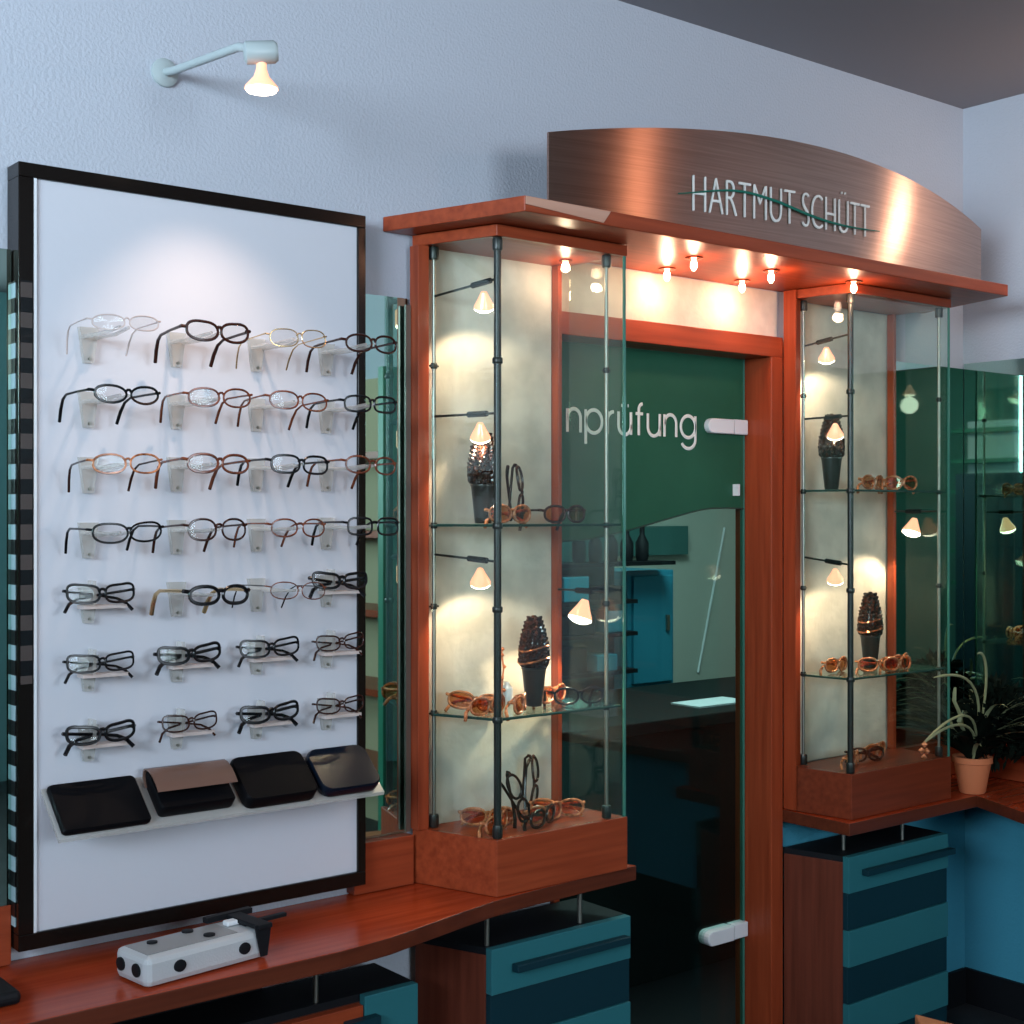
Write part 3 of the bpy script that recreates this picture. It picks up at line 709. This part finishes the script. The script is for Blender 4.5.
# ------------------------------------------------------------------ canopy and sign
poly = [(1.683, 2.064), (3.342, 2.064), (3.44, 2.398), (1.578, 2.398)]
cn = thing('canopy', (2.5, 2.3, 2.032), 'red-brown wooden canopy board over both cabinets and the door', 'canopy')
MB().prism(poly, 2.0325, 2.063).build('canopy_board', M['wood_x'], cn, .002)
MB().add([(1.684, 2.0632, 2.0615), (1.905, 2.0632, 2.0615), (1.885, 2.0632, 2.036), (1.684, 2.0632, 2.046), (1.684, 2.0618, 2.0615), (1.905, 2.0618, 2.0615), (1.885, 2.0618, 2.036), (1.684, 2.0618, 2.046)],
         [[0, 1, 2, 3], [7, 6, 5, 4], [0, 4, 5, 1], [1, 5, 6, 2], [2, 6, 7, 3], [3, 7, 4, 0]]).build('pale_edge_patch', M['wood_pale'], cn)  # paler stretch at the left of the canopy's front edge
sg = thing('sign', (2.59, 2.16, 2.064), 'arched brushed-metal sign reading HARTMUT SCHÜTT on top of the canopy', 'sign')
SX0, SX1 = 1.845, 3.405
def sy(x):
    u = (x - SX0) / (SX1 - SX0); return 2.185 - .085 * (1 - (2 * u - 1) ** 2)
def sz(x):
    u = (x - SX0) / (SX1 - SX0); return 2.238 + .078 * (1 - abs(2 * u - 1) ** 2.0)
N = 72; vs = []
for yo in (0, .006):
    for i in range(N + 1):
        x = SX0 + (SX1 - SX0) * i / N
        vs += [(x, sy(x) + yo, 2.0635), (x, sy(x) + yo, sz(x))]
q = 2 * (N + 1); fs = []
for i in range(N):
    a = 2 * i
    fs += [[a, a + 2, a + 3, a + 1], [q + a, q + a + 1, q + a + 3, q + a + 2], [a + 1, a + 3, q + a + 3, q + a + 1], [a, q + a, q + a + 2, a + 2]]
fs += [[0, 1, q + 1, q], [2 * N, q + 2 * N, q + 2 * N + 1, 2 * N + 1]]
MB().add(vs, fs, 0, True).build('metal_panel', M['brushed'], sg)
vs, fs = text_mesh('HARTMUT SCHÜTT', 0.1, 0.0, -0.0022)
x0 = min(v.x for v in vs); x1 = max(v.x for v in vs)
TX0, TX1 = 2.203, 2.797
vv = []
zz = [2.112, 2.123]
def txt(v, dy):
    x = TX0 + (v.x - x0) / (x1 - x0) * (TX1 - TX0)
    return (x, sy(x) - dy, 2.112 + .012 * (x - TX0) / (TX1 - TX0) + v.y * 1.21)
vv = [txt(v, .0008) for v in vs] + [txt(v, .004) for v in vs]
n = len(vs)
ff = [[i for i in f] for f in fs] + [[n + i for i in f][::-1] for f in fs]
MB().add(vv, ff).build('sign_lettering', M['letter'], sg)
pts = []
for k in range(41):
    u = k / 40; x = 2.160 + u * .675
    z = 2.146 + .030 * math.sin(min(1, u / .35) * PI / 2) * math.exp(-((u - .2) / .35) ** 2) - .008 * math.sin(PI * max(0, u - .45) / .55)
    pts.append((x, sy(x) - .006, z))
MB().tube(pts, [.0012 + .0022 * math.sin(PI * k / 40) for k in range(41)], 6).build('green_swoosh', M['greenline'], sg)

WARM = (1.0, .50, .30)
def downlight(x, y, label, power, tgt=None):
    t = thing('canopy_spotlight', (x, y, 2.0325), label, 'spotlight', 'small spotlights under the canopy')
    MB().lathe([(.020, 0), (.021, -.003), (.012, -.005)], (x, y, 2.032)).build('mounting_ring', M['ribbon'], t)
    MB().lathe([(.004, -.005), (.0075, -.012), (.008, -.022), (.003, -.030)], (x, y, 2.032)).build('bulb', M['bulb_hot'], t)
    point_light('canopy_spotlight_light', (x, y, 1.985), power, WARM, .012)
downlight(2.335, 2.333, 'lit canopy spotlight above the door, at its left near the wall', .9)
downlight(2.283, 2.196, 'lit canopy spotlight above the door, at its left near the front edge', .8)
downlight(2.600, 2.336, 'lit canopy spotlight above the door, at its right near the wall', .9)
downlight(2.548, 2.198, 'lit canopy spotlight above the door, at its right near the front edge', .8)
downlight(2.825, 2.170, 'lit canopy spotlight in front of the right glass cabinet', .6)
t = thing('canopy_spotlight', (2.005, 2.33, 2.008), 'lit small spotlight inside the top of the left glass cabinet', 'spotlight')
MB().lathe([(.014, 0), (.014, -.003), (.008, -.005)], (1.99, 2.30, 2.0075)).build('mounting_ring', M['ribbon'], t)
MB().lathe([(.005, -.005), (.009, -.012), (.010, -.022), (.003, -.027)], (1.99, 2.30, 2.0075)).build('bulb', M['bulb_hot'], t)
point_light('cabinet_top_light', (1.99, 2.30, 1.96), .45, (1, .66, .45), .01)

# cabinet spotlights on cross bars
def bar_lamp(p0, p1, frac, aim, label, power=1.2, drop=.022, size=1.0):
    p0 = Vector(p0); p1 = Vector(p1); c = p0.lerp(p1, frac); aim = Vector(aim).normalized()
    t = thing('cabinet_spotlight', tuple(c), label, 'spotlight', 'halogen spotlights inside the glass cabinets')
    MB().tube([p0, p1], .0026, 8).build('cross_bar', M['darksteel'], t)
    d = (p1 - p0).normalized()
    MB().tube([c - d * .030, c + d * .018], .0062, 8).build('clamp_block', M['blackmatt'], t)
    hc = c + Vector((0, 0, -.010)) + aim * .010
    hd = MB().lathe([(r * size, q * size) for r, q in ((.006, 0), (.0085, .005), (.0125, .014), (.0205, .029), (.0215, .033))], hc, aim, 16).build('reflector', M['reflector'], t)
    MB().lathe([(r * size, q * size) for r, q in ((.0205, .0332), (.0205, .0360), (.013, .0410), (.004, .0430))], hc, aim, 16).build('bulb', M['bulb'], hd)
    lp = hc + aim * .052 * size
    spot_light('cabinet_spotlight_light', lp, lp + aim, power * 1.5, (1, .72, .50), 120, .35, .010)
LFx, LBx = 1.722, 1.680
for z0, z1, fr, nm in ((1.905, 1.925, .80, 'topmost'), (1.655, 1.655, .74, 'second from top, above dark cone'), (1.368, 1.356, .74, 'lowest')):
    bar_lamp((LBx, 2.356, z0), (LFx, 2.203, z1), fr, (.30, .36, -.88), 'lit spotlight on the outer left rod of left cabinet, ' + nm, 1.5)
for z0, z1, fr, nm in ((1.890, 1.905, .50, 'topmost'), (1.700, 1.700, .70, 'second from top, above dark cone'), (1.340, 1.325, .70, 'lowest')):
    bar_lamp((2.856, 2.350, z0), (2.850, 2.205, z1), fr, (.40, .30, -.86), 'lit spotlight on the door-side rod of the right cabinet, ' + nm, 1.5)
bar_lamp((2.008, 2.345, 1.285), (2.020, 2.208, 1.285), .62, (-.30, .05, -.90), 'lit spotlight on the door side of the left cabinet, above the lower shelf', 3.0, size=1.25)
bar_lamp((3.235, 2.345, 1.460), (3.231, 2.208, 1.460), .50, (-.30, .05, -.90), 'lit spotlight on the wall side of the right cabinet', 3.0, size=1.2)

# ------------------------------------------------------------------ topiary cones
def topiary(x, y, z, label, h=.19, ribbon=False, lean=0):
    t = thing('topiary_cone', (x, y, z), label, 'ornament', 'dark cone ornaments in pots inside the cabinets')
    ph = h * .40
    MB().lathe([(.017, 0), (.018, .004), (.026, ph), (.0275, ph + .001), (.0275, ph + .004), (.024, ph + .004)], (x, y, z + .0005), seg=20).build('pot', M['darkpot'], t)
    b = MB(); prof = [(.024, ph + .004), (.029, ph + .012), (.030, ph + .03), (.027, ph + .055), (.021, ph + .080), (.013, h - .012), (.005, h - .001)]
    b.lathe([(r * .9, zz) for r, zz in prof], (x, y, z), seg=18)
    rnd = random.Random(int(x * 1000))
    for lv in range(12):
        f = lv / 11; zz = ph + .010 + f * (h - ph - .020)
        for (r0, za), (r1, zb) in zip(prof, prof[1:]):
            if za <= zz <= zb: rr = r0 + (r1 - r0) * (zz - za) / (zb - za)
        cnt = max(4, int(rr * 2 * PI / .013))
        for k in range(cnt):
            a = 2 * PI * (k + (lv % 2) / 2) / cnt
            c = Vector((x + rr * .9 * math.cos(a), y + rr * .9 * math.sin(a), z + zz))
            ax = Vector((math.cos(a), math.sin(a), .8 + rnd.uniform(-.3, .3)))
            b.lathe([(.0015, -.004), (.0062, 0), (.0045, .006), (.001, .010)], c, ax, 6)
    b.build('cone', M['bead'], t)
    if ribbon:
        b = MB()
        for zz, rr in ((ph + .020, .034), (ph + .046, .032)):
            b.tube([(x + rr * math.cos(a), y + rr * math.sin(a), z + zz + .006 * math.sin(a * 1.5)) for a in [2 * PI * k / 24 for k in range(24)]], .0026, 6, closed=True)
        b.build('copper_band', M['ribbon'], t)
topiary(1.752, 2.285, 1.432, 'dark scaly cone ornament in a dark pot on the left cabinet upper shelf', .192)
topiary(1.892, 2.29, 1.042, 'dark cone ornament with copper bands on the left cabinet lower shelf', .195, True)
topiary(2.890, 2.290, 1.515, 'dark cone ornament on the right cabinet upper shelf, under a lit spotlight', .198)
topiary(3.085, 2.315, 1.040, 'dark cone ornament with copper bands on the right cabinet lower shelf', .205, True)

# ------------------------------------------------------------------ spectacles inside the cabinets
TO = dict(rimmat='rim_tort', rim=.0028, lens='lens_amber', folded=True, h=.034)
TB = dict(rimmat='rim_dark', rim=.0030, folded=True, h=.034)
TA = dict(rimmat='rim_dark', rim=.0026, lens='lens_amber', h=.034, tlen=.09)
def cab_glasses(items, group):
    for st, x, y, z, rx, ry, rz, lab in items:
        place_glasses(st, (x, y, z), (R(rx), R(ry), R(rz)), lab, group)
S = .0205
gA = 'eyeglasses lying on the left cabinet upper shelf'
cab_glasses([
 (TA, 1.938, 2.240, 1.4521, 0, 0, 0, 'amber-lensed dark eyeglasses lying open on the left cabinet upper shelf'),
 (TO, 1.775, 2.222, 1.4521, 0, 0, 4, 'amber tortoiseshell eyeglasses on the left cabinet upper shelf, nearest the corner post'),
 (TB, 1.868, 2.310, 1.4980, 0, 86, 35, 'dark eyeglasses standing on end on the left cabinet upper shelf')], gA)
gB = 'eyeglasses lying on the left cabinet lower shelf'
cab_glasses([
 (TO, 1.735, 2.245, 1.0630, 0, 0, 15, 'tortoiseshell eyeglasses in the pile at the left end of the left cabinet lower shelf'),
 (TO, 1.742, 2.300, 1.0630, 0, 8, -25, 'tortoiseshell eyeglasses behind the front pair on the left cabinet lower shelf'),
 (TO, 1.802, 2.222, 1.0630, 0, 0, 40, 'tortoiseshell eyeglasses before the cone ornament on the left cabinet lower shelf'),
 (dict(rimmat='rim_black', rim=.0024, h=.034, tlen=.07), 1.975, 2.238, 1.0630, 0, 0, -18, 'black open eyeglasses right of the cone on the left cabinet lower shelf'),
 (TO, 1.955, 2.300, 1.0630, 0, 0, 20, 'tortoiseshell eyeglasses right of the cone, at the back of the left cabinet lower shelf')], gB)
gC = 'eyeglasses piled on the left cabinet floor'
cab_glasses([
 (TO, 1.755, 2.240, .8215, 0, 0, 30, 'tortoiseshell eyeglasses on the left cabinet floor behind the corner post'),
 (TO, 1.775, 2.300, .8215, 0, 0, -30, 'tortoiseshell eyeglasses at the back left of the left cabinet floor'),
 (TB, 1.805, 2.235, .8640, 0, 62, 10, 'dark brown eyeglasses propped steeply upright on the left cabinet floor'),
 (TB, 1.925, 2.330, .8670, 0, -84, 30, 'dark brown eyeglasses standing on end at the back of the left cabinet floor'),
 (TO, 1.890, 2.250, .8215, 0, 0, 10, 'tortoiseshell eyeglasses in the middle of the left cabinet floor'),
 (TO, 1.945, 2.275, .8215, 0, 0, -38, 'tortoiseshell eyeglasses at the door side of the left cabinet floor'),
 (TB, 1.865, 2.225, .8215, 0, 0, 25, 'dark brown eyeglasses lying at the front edge of the left cabinet floor')], gC)
gD = 'eyeglasses lying on the right cabinet upper shelf'
cab_glasses([
 (TO, 3.00, 2.24, 1.5355, 0, 0, 10, 'amber tortoiseshell eyeglasses on the right cabinet upper shelf nearest the cone'),
 (TO, 3.12, 2.24, 1.5355, 0, 0, -10, 'amber tortoiseshell eyeglasses on the right cabinet upper shelf nearest the wall mirror')], gD)
gE = 'eyeglasses lying on the right cabinet lower shelf'
cab_glasses([
 (TO, 2.925, 2.300, 1.0610, 0, 0, 10, 'tortoiseshell eyeglasses at the left of the right cabinet lower shelf'),
 (TO, 3.010, 2.235, 1.0610, 0, 0, -20, 'tortoiseshell eyeglasses before the cone ornament on the right cabinet lower shelf'),
 (TO, 3.130, 2.250, 1.0610, 0, 0, 15, 'tortoiseshell eyeglasses right of the cone ornament on the right cabinet lower shelf'),
 (TO, 3.070, 2.215, 1.0610, 0, 0, 0, 'tortoiseshell eyeglasses at the front edge of the right cabinet lower shelf')], gE)
gF = 'eyeglasses lying on the right cabinet floor'
cab_glasses([
 (TO, 2.930, 2.25, .8215, 0, 0, 25, 'tortoiseshell eyeglasses behind the corner post on the right cabinet floor'),
 (TB, 3.010, 2.27, .8215, 0, 0, -15, 'dark brown eyeglasses in the middle of the right cabinet floor'),
 (TO, 3.090, 2.30, .8215, 0, 0, 10, 'tortoiseshell eyeglasses at the back right of the right cabinet floor')], gF)
# red twig ornament
t = thing('twig_ornament', (1.842, 2.335, 1.0425), 'thin red twig ornament beside the cone on the left cabinet lower shelf', 'ornament')
b = MB().tube([(1.842, 2.335, 1.0425), (1.840, 2.335, 1.08), (1.845, 2.335, 1.12), (1.838, 2.335, 1.165)], .0022, 6)
b.build('stem', M['terracotta'], t)
b = MB()
for dx, z in ((.004, 1.075), (-.002, 1.10), (.005, 1.125), (-.001, 1.15), (0, 1.163)): b.lathe([(.001, -.005), (.005, 0), (.001, .005)], (1.842 + dx, 2.335, z), seg=8)
b.build('berries', M['terracotta'], t)
b = MB().lathe([(.012, 0), (.013, .003), (.013, .035), (.006, .042), (.006, .048)], (1.862, 2.345, 1.0425), seg=14)
tag(b.build('small_vase', M['white']), 'small white vase between twig and cone on the left cabinet lower shelf', 'vase')

# ------------------------------------------------------------------ grey instrument on the counter
dv = thing('measuring_instrument', (1.05, 2.17, ZT), 'grey box-shaped optical instrument with black dots and black clip on counter', 'instrument')
ang = math.atan2(.032, .205)
Mx = Matrix.Translation((.935, 2.108, ZT + .001)) @ Matrix.Rotation(R(7), 4, 'Z') @ Matrix.Diagonal((1.12, 1.1, 1.0, 1))
b = MB(); b.box(0, .215, 0, .090, .0, .050); b.xf(Mx); b.build('housing', M['greypl'], dv, .011)
b = MB(); b.box(.010, .165, .014, .078, .0502, .0512); b.xf(Mx); b.build('top_plate', M['greytop'], dv)
def knob(p, ax, r=.010, nm='black_dot'):
    b = MB().lathe([(r, 0), (r, .0025), (r * .7, .003)], p, ax, 16); b.xf(Mx); b.build(nm, M['blackmatt'], dv)
knob((.055, -.0002, .026), (0, -1, 0)); knob((.168, -.0002, .026), (0, -1, 0))
knob((-.0002, .026, .026), (-1, 0, 0), .011); knob((-.0002, .070, .026), (-1, 0, 0), .011)
knob((.112, .070, .0513), (0, 0, 1), .009); knob((.125, .030, .0513), (0, 0, 1), .009); knob((.045, .060, .0513), (0, 0, 1), .008)
b = MB(); b.box(.150, .235, .075, .088, .054, .064); b.box(.186, .212, -.012, .086, .054, .062); b.box(.205, .262, .020, .030, .054, .061)
vs = [(.182, -.0075, .062), (.214, -.0075, .062), (.206, -.0075, .006), (.194, -.0075, .006), (.182, -.0035, .062), (.214, -.0035, .062), (.206, -.0035, .006), (.194, -.0035, .006)]
b.add(vs, [[0, 1, 2, 3], [7, 6, 5, 4], [0, 4, 5, 1], [1, 5, 6, 2], [2, 6, 7, 3], [3, 7, 4, 0]])
b.box(.19, .21, .03, .05, .050, .0545)
b.xf(Mx); b.build('clip', M['blackmatt'], dv, .0015)
b = MB(); b.box(.168, .190, .045, .060, .0515, .060); b.xf(Mx); b.build('nose_pad', M['white'], dv, .002)
tag(MB().box(.65, .758, 2.17, 2.28, ZT + .001, ZT + .022).build('glasses_case', M['blackmatt'], None, .008), 'flat black case on the counter at the far left edge', 'glasses case')

# ------------------------------------------------------------------ plants
def plant(x, y, z, r, hpot, label, leaf, n, L, pot_mat, seed, droop=1.0, lo=.2, pale=0, bush=None):
    t = thing('potted_plant', (x, y, z), label, 'plant')
    MB().lathe([(r * .62, 0), (r * .68, .004), (r * .95, hpot * .82), (r * 1.04, hpot * .84), (r * 1.04, hpot), (r * .93, hpot), (r * .90, hpot * .93)], (x, y, z + .001), seg=28).build('pot', pot_mat, t)
    MB().lathe([(r * .88, hpot * .86), (r * .88, hpot * .90)], (x, y, z), seg=20).build('soil', M['soil'], t)
    rnd = random.Random(seed)
    def leaves(cnt, mt, L, nm, wid=.006, az=None):
        b = MB()
        for k in range(cnt):
            a = rnd.uniform(0, 2 * PI) if az is None else R(rnd.uniform(*az))
            ln = L * rnd.uniform(.55, 1.0); up = rnd.uniform(.5, 1.0); q = []
            d = Vector((math.cos(a), math.sin(a), 0)); s = Vector((-math.sin(a), math.cos(a), 0))
            for i in range(9):
                u = i / 8
                p = Vector((x, y, z + hpot * .9)) + d * (.01 + ln * (u ** 1.2) * (1.15 - up * .55)) + Vector((0, 0, ln * up * (1.5 * u - droop * 1.15 * u * u)))
                p.x = min(p.x, XR - .035)
                if p.y > 2.150: p.x = max(p.x, 3.285)
                p.z = max(p.z, z + .02); p.y = min(p.y, YB - .03)
                q.append((p, wid * math.sin(PI * min(.97, .12 + u * .85))))
            vs = []
            for p, ww in q: vs += [p + s * ww, p + Vector((0, 0, -ww * .35)), p - s * ww]
            fs = []
            for i in range(8):
                o = 3 * i; fs += [[o, o + 1, o + 4, o + 3], [o + 1, o + 2, o + 5, o + 4]]
            b.add(vs, fs, 0, True)
        b.build(nm, mt, t)
    leaves(n, leaf, L, 'foliage', .013)
    if bush:
        b = MB(); bx, by, bz, rx, rz = bush
        for k in range(620):
            v = Vector((rnd.gauss(0, 1), rnd.gauss(0, 1), rnd.gauss(0, 1))).normalized() * rnd.uniform(.25, 1) ** .5
            c = Vector((bx + v.x * rx, by + v.y * rx, bz + v.z * rz))
            c.x = min(c.x, XR - .05)
            if c.y > 2.13: c.x = max(c.x, 3.305)
            d = Vector((v.x, v.y, rnd.uniform(-.4, 1.0))).normalized(); sd = d.cross(Vector((rnd.random(), rnd.random(), rnd.random() + .1))).normalized()
            L2 = rnd.uniform(.018, .028); ww = L2 * .34
            b.add([c - d * L2, c + sd * ww, c + d * L2, c - sd * ww, c + d.cross(sd) * ww * .3], [[0, 1, 4], [1, 2, 4], [2, 3, 4], [3, 0, 4]], 0)
        b.build('dense_foliage', leaf, t)
    if pale: leaves(pale, M['leaf_pale'], L * 1.3, 'pale_leaves', .0062, (150, 400))
    return t
pt = plant(3.378, 2.195, ZT, .052, .100, 'dark bushy potted plant with pale arching leaves in a terracotta pot', M['leaf_dark'], 190, .27, M['terracotta'], 4, .75, pale=34, bush=(3.425, 2.155, .885, .105, .125))
b = MB()
for pts in ([(3.37, 2.19, .77), (3.32, 2.12, .92), (3.22, 2.11, .97), (3.02, 2.10, .875)], [(3.37, 2.19, .77), (3.32, 2.12, .90), (3.16, 2.10, .935), (3.02, 2.10, .872)],
            [(3.37, 2.19, .77), (3.34, 2.12, .98), (3.24, 2.10, 1.05), (3.06, 2.10, 1.035)], [(3.37, 2.19, .77), (3.36, 2.12, 1.00), (3.30, 2.10, 1.10), (3.24, 2.09, 1.085)]):
    q = []
    for i in range(13):
        u = i / 12; a = [Vector(v) for v in pts]
        q.append(a[0] * (1 - u) ** 3 + a[1] * 3 * u * (1 - u) ** 2 + a[2] * 3 * u * u * (1 - u) + a[3] * u ** 3)
    b.tube(q, [.0035] * 12 + [.0015], 6)
b.build('trailing_stems', M['leaf_pale'], pt)
b = MB()
for dx, dz in ((0, 0), (-.012, -.014), (.010, -.018), (-.002, -.032)): b.lathe([(.001, -.008), (.009, 0), (.001, .008)], (3.02 + dx, 2.10, .868 + dz), seg=8)
b.build('seed_pods', M['rim_tort'], pt)
plant(3.49, 1.86, ZT, .050, .080, 'dark potted plant in a dark pot at the right edge of the photo', M['leaf_dark'], 120, .22, M['darkpot'], 9, .8, pale=12, bush=(3.49, 1.86, .87, .10, .11))

# wooden corner of a low table at the bottom edge
t = thing('low_table', (2.27, 1.3, 0), 'pale orange wooden low table, only its corner showing at the bottom edge', 'table')
MB().prism([(2.372, 1.672), (2.08, 1.38), (2.15, 1.00), (2.47, 1.10)], .425, .45).build('table_top', wood('pale_orange_wood', (.45, .16, .07), (.55, .22, .10), 'x'), t, .003)
for x, y in ((2.34, 1.58), (2.14, 1.37), (2.20, 1.06), (2.42, 1.14)): MB().tube([(x, y, 0), (x, y, .425)], .014, 10).build('leg', M['wood_dark'], t)

# ------------------------------------------------------------------ rest of the shop behind the camera, with some pieces added for the light
def tall_unit(x0, x1, y0, y1, label, n=5, face='-x', mt='greenframe', back='beige'):
    t = thing('shelf_unit', ((x0 + x1) / 2, (y0 + y1) / 2, 0), label, 'shelf unit')
    MB().box(x1 - .02, x1, y0, y1, 0, 2.1).build('back_panel', M[back], t) if face == '-x' else MB().box(x0, x1, y0, y0 + .02, 0, 2.1).build('back_panel', M[back], t)
    if face == '-x':
        for ya in (y0, y1 - .04): MB().box(x0, x1 - .021, ya, ya + .04, 0, 2.1).build('upright', M[mt], t)
        for k in range(n): MB().box(x0, x1 - .021, y0 + .041, y1 - .041, .3 + k * .35, .33 + k * .35).build('shelf_board', M['wood_y'], t)
    else:
        for xa in (x0, x1 - .04): MB().box(xa, xa + .04, y0 + .021, y1, 0, 2.1).build('upright', M[mt], t)
        for k in range(n): MB().box(x0 + .041, x1 - .041, y0 + .021, y1, .3 + k * .35, .33 + k * .35).build('shelf_board', M['wood_x'], t)
    return t
t = thing('blocker', (-1.6, .2, 0), 'added dark partition before the shop window, dimming window light lower down', 'blocker')  # panel added behind the camera to dim window light lower down
MB().box(-1.63, -1.57, -1.1, 1.7, .02, 1.75).build('panel', M['tealdark'], t)
for y in (-.9, 1.5): MB().box(-1.8, -1.4, y, y + .04, 0, .02).build('foot', M['blackmatt'], t)
t = thing('wall_shelving', (-2.5, -1.38, 0), 'pale shelving on the left-hand wall, glimpsed in the corner mirror', 'shelving')
MB().box(-2.599, -2.58, -1.66, -1.12, 0, 2.2).build('back_panel', M['white'], t)
for z in (.9, 1.15, 1.4, 1.62, 1.86, 2.1): MB().box(-2.579, -2.35, -1.66, -1.12, z, z + .03).build('shelf_board', M['greenframe'], t)
t = thing('added_ceiling_lamp', (-1.0, -1.5, ZC), 'added hanging ceiling lamp far behind the camera, brightening the mirror reflections', 'lamp')  # lamp added to brighten what the mirrors reflect
MB().tube([(-1.0, -1.5, ZC - .001), (-1.0, -1.5, 2.36)], .004, 8).build('cord', M['whitemetal'], t)
hd = MB().lathe([(.010, 0), (.02, -.02), (.045, -.06), (.047, -.066)], (-1.0, -1.5, 2.36)).build('lamp_shade', M['reflector'], t)
MB().lathe([(.03, -.0665), (.04, -.068), (.03, -.075), (.01, -.08)], (-1.0, -1.5, 2.36)).build('bulb', M['bulb'], hd)
point_light('added_ceiling_light', (-1.0, -1.5, 2.22), 22, (1, .85, .7), .06)
tall_unit(3.35, XR - .005, -1.6, -.3, 'green framed shelf unit with beige back, seen in the narrow mirror')
t = thing('added_dark_cupboard', (3.4, -2.2, 0), 'added black cupboard on the right-hand wall far behind, darkening the sign reflection', 'cupboard')  # added so the sign's left end reflects something dark
MB().box(3.2, XR - .005, -2.85, -1.65, 0, 2.60).build('body', M['blackmatt'], t)
for y in (-2.84, -2.24): MB().box(3.18, 3.199, y, y + .58, .02, 2.58).build('door', M['blackmatt'], t)
tall_unit(-.2, .9, -2.89, -2.6, 'dark shelf unit against the far wall, seen in the corner mirror', 5, '+y', 'tealdark', 'teal')
tall_unit(-1.6, -.6, -2.89, -2.6, 'dark green shelf unit at the far end of the shop, seen in the mirror', 5, '+y', 'tealdark', 'greenframe')
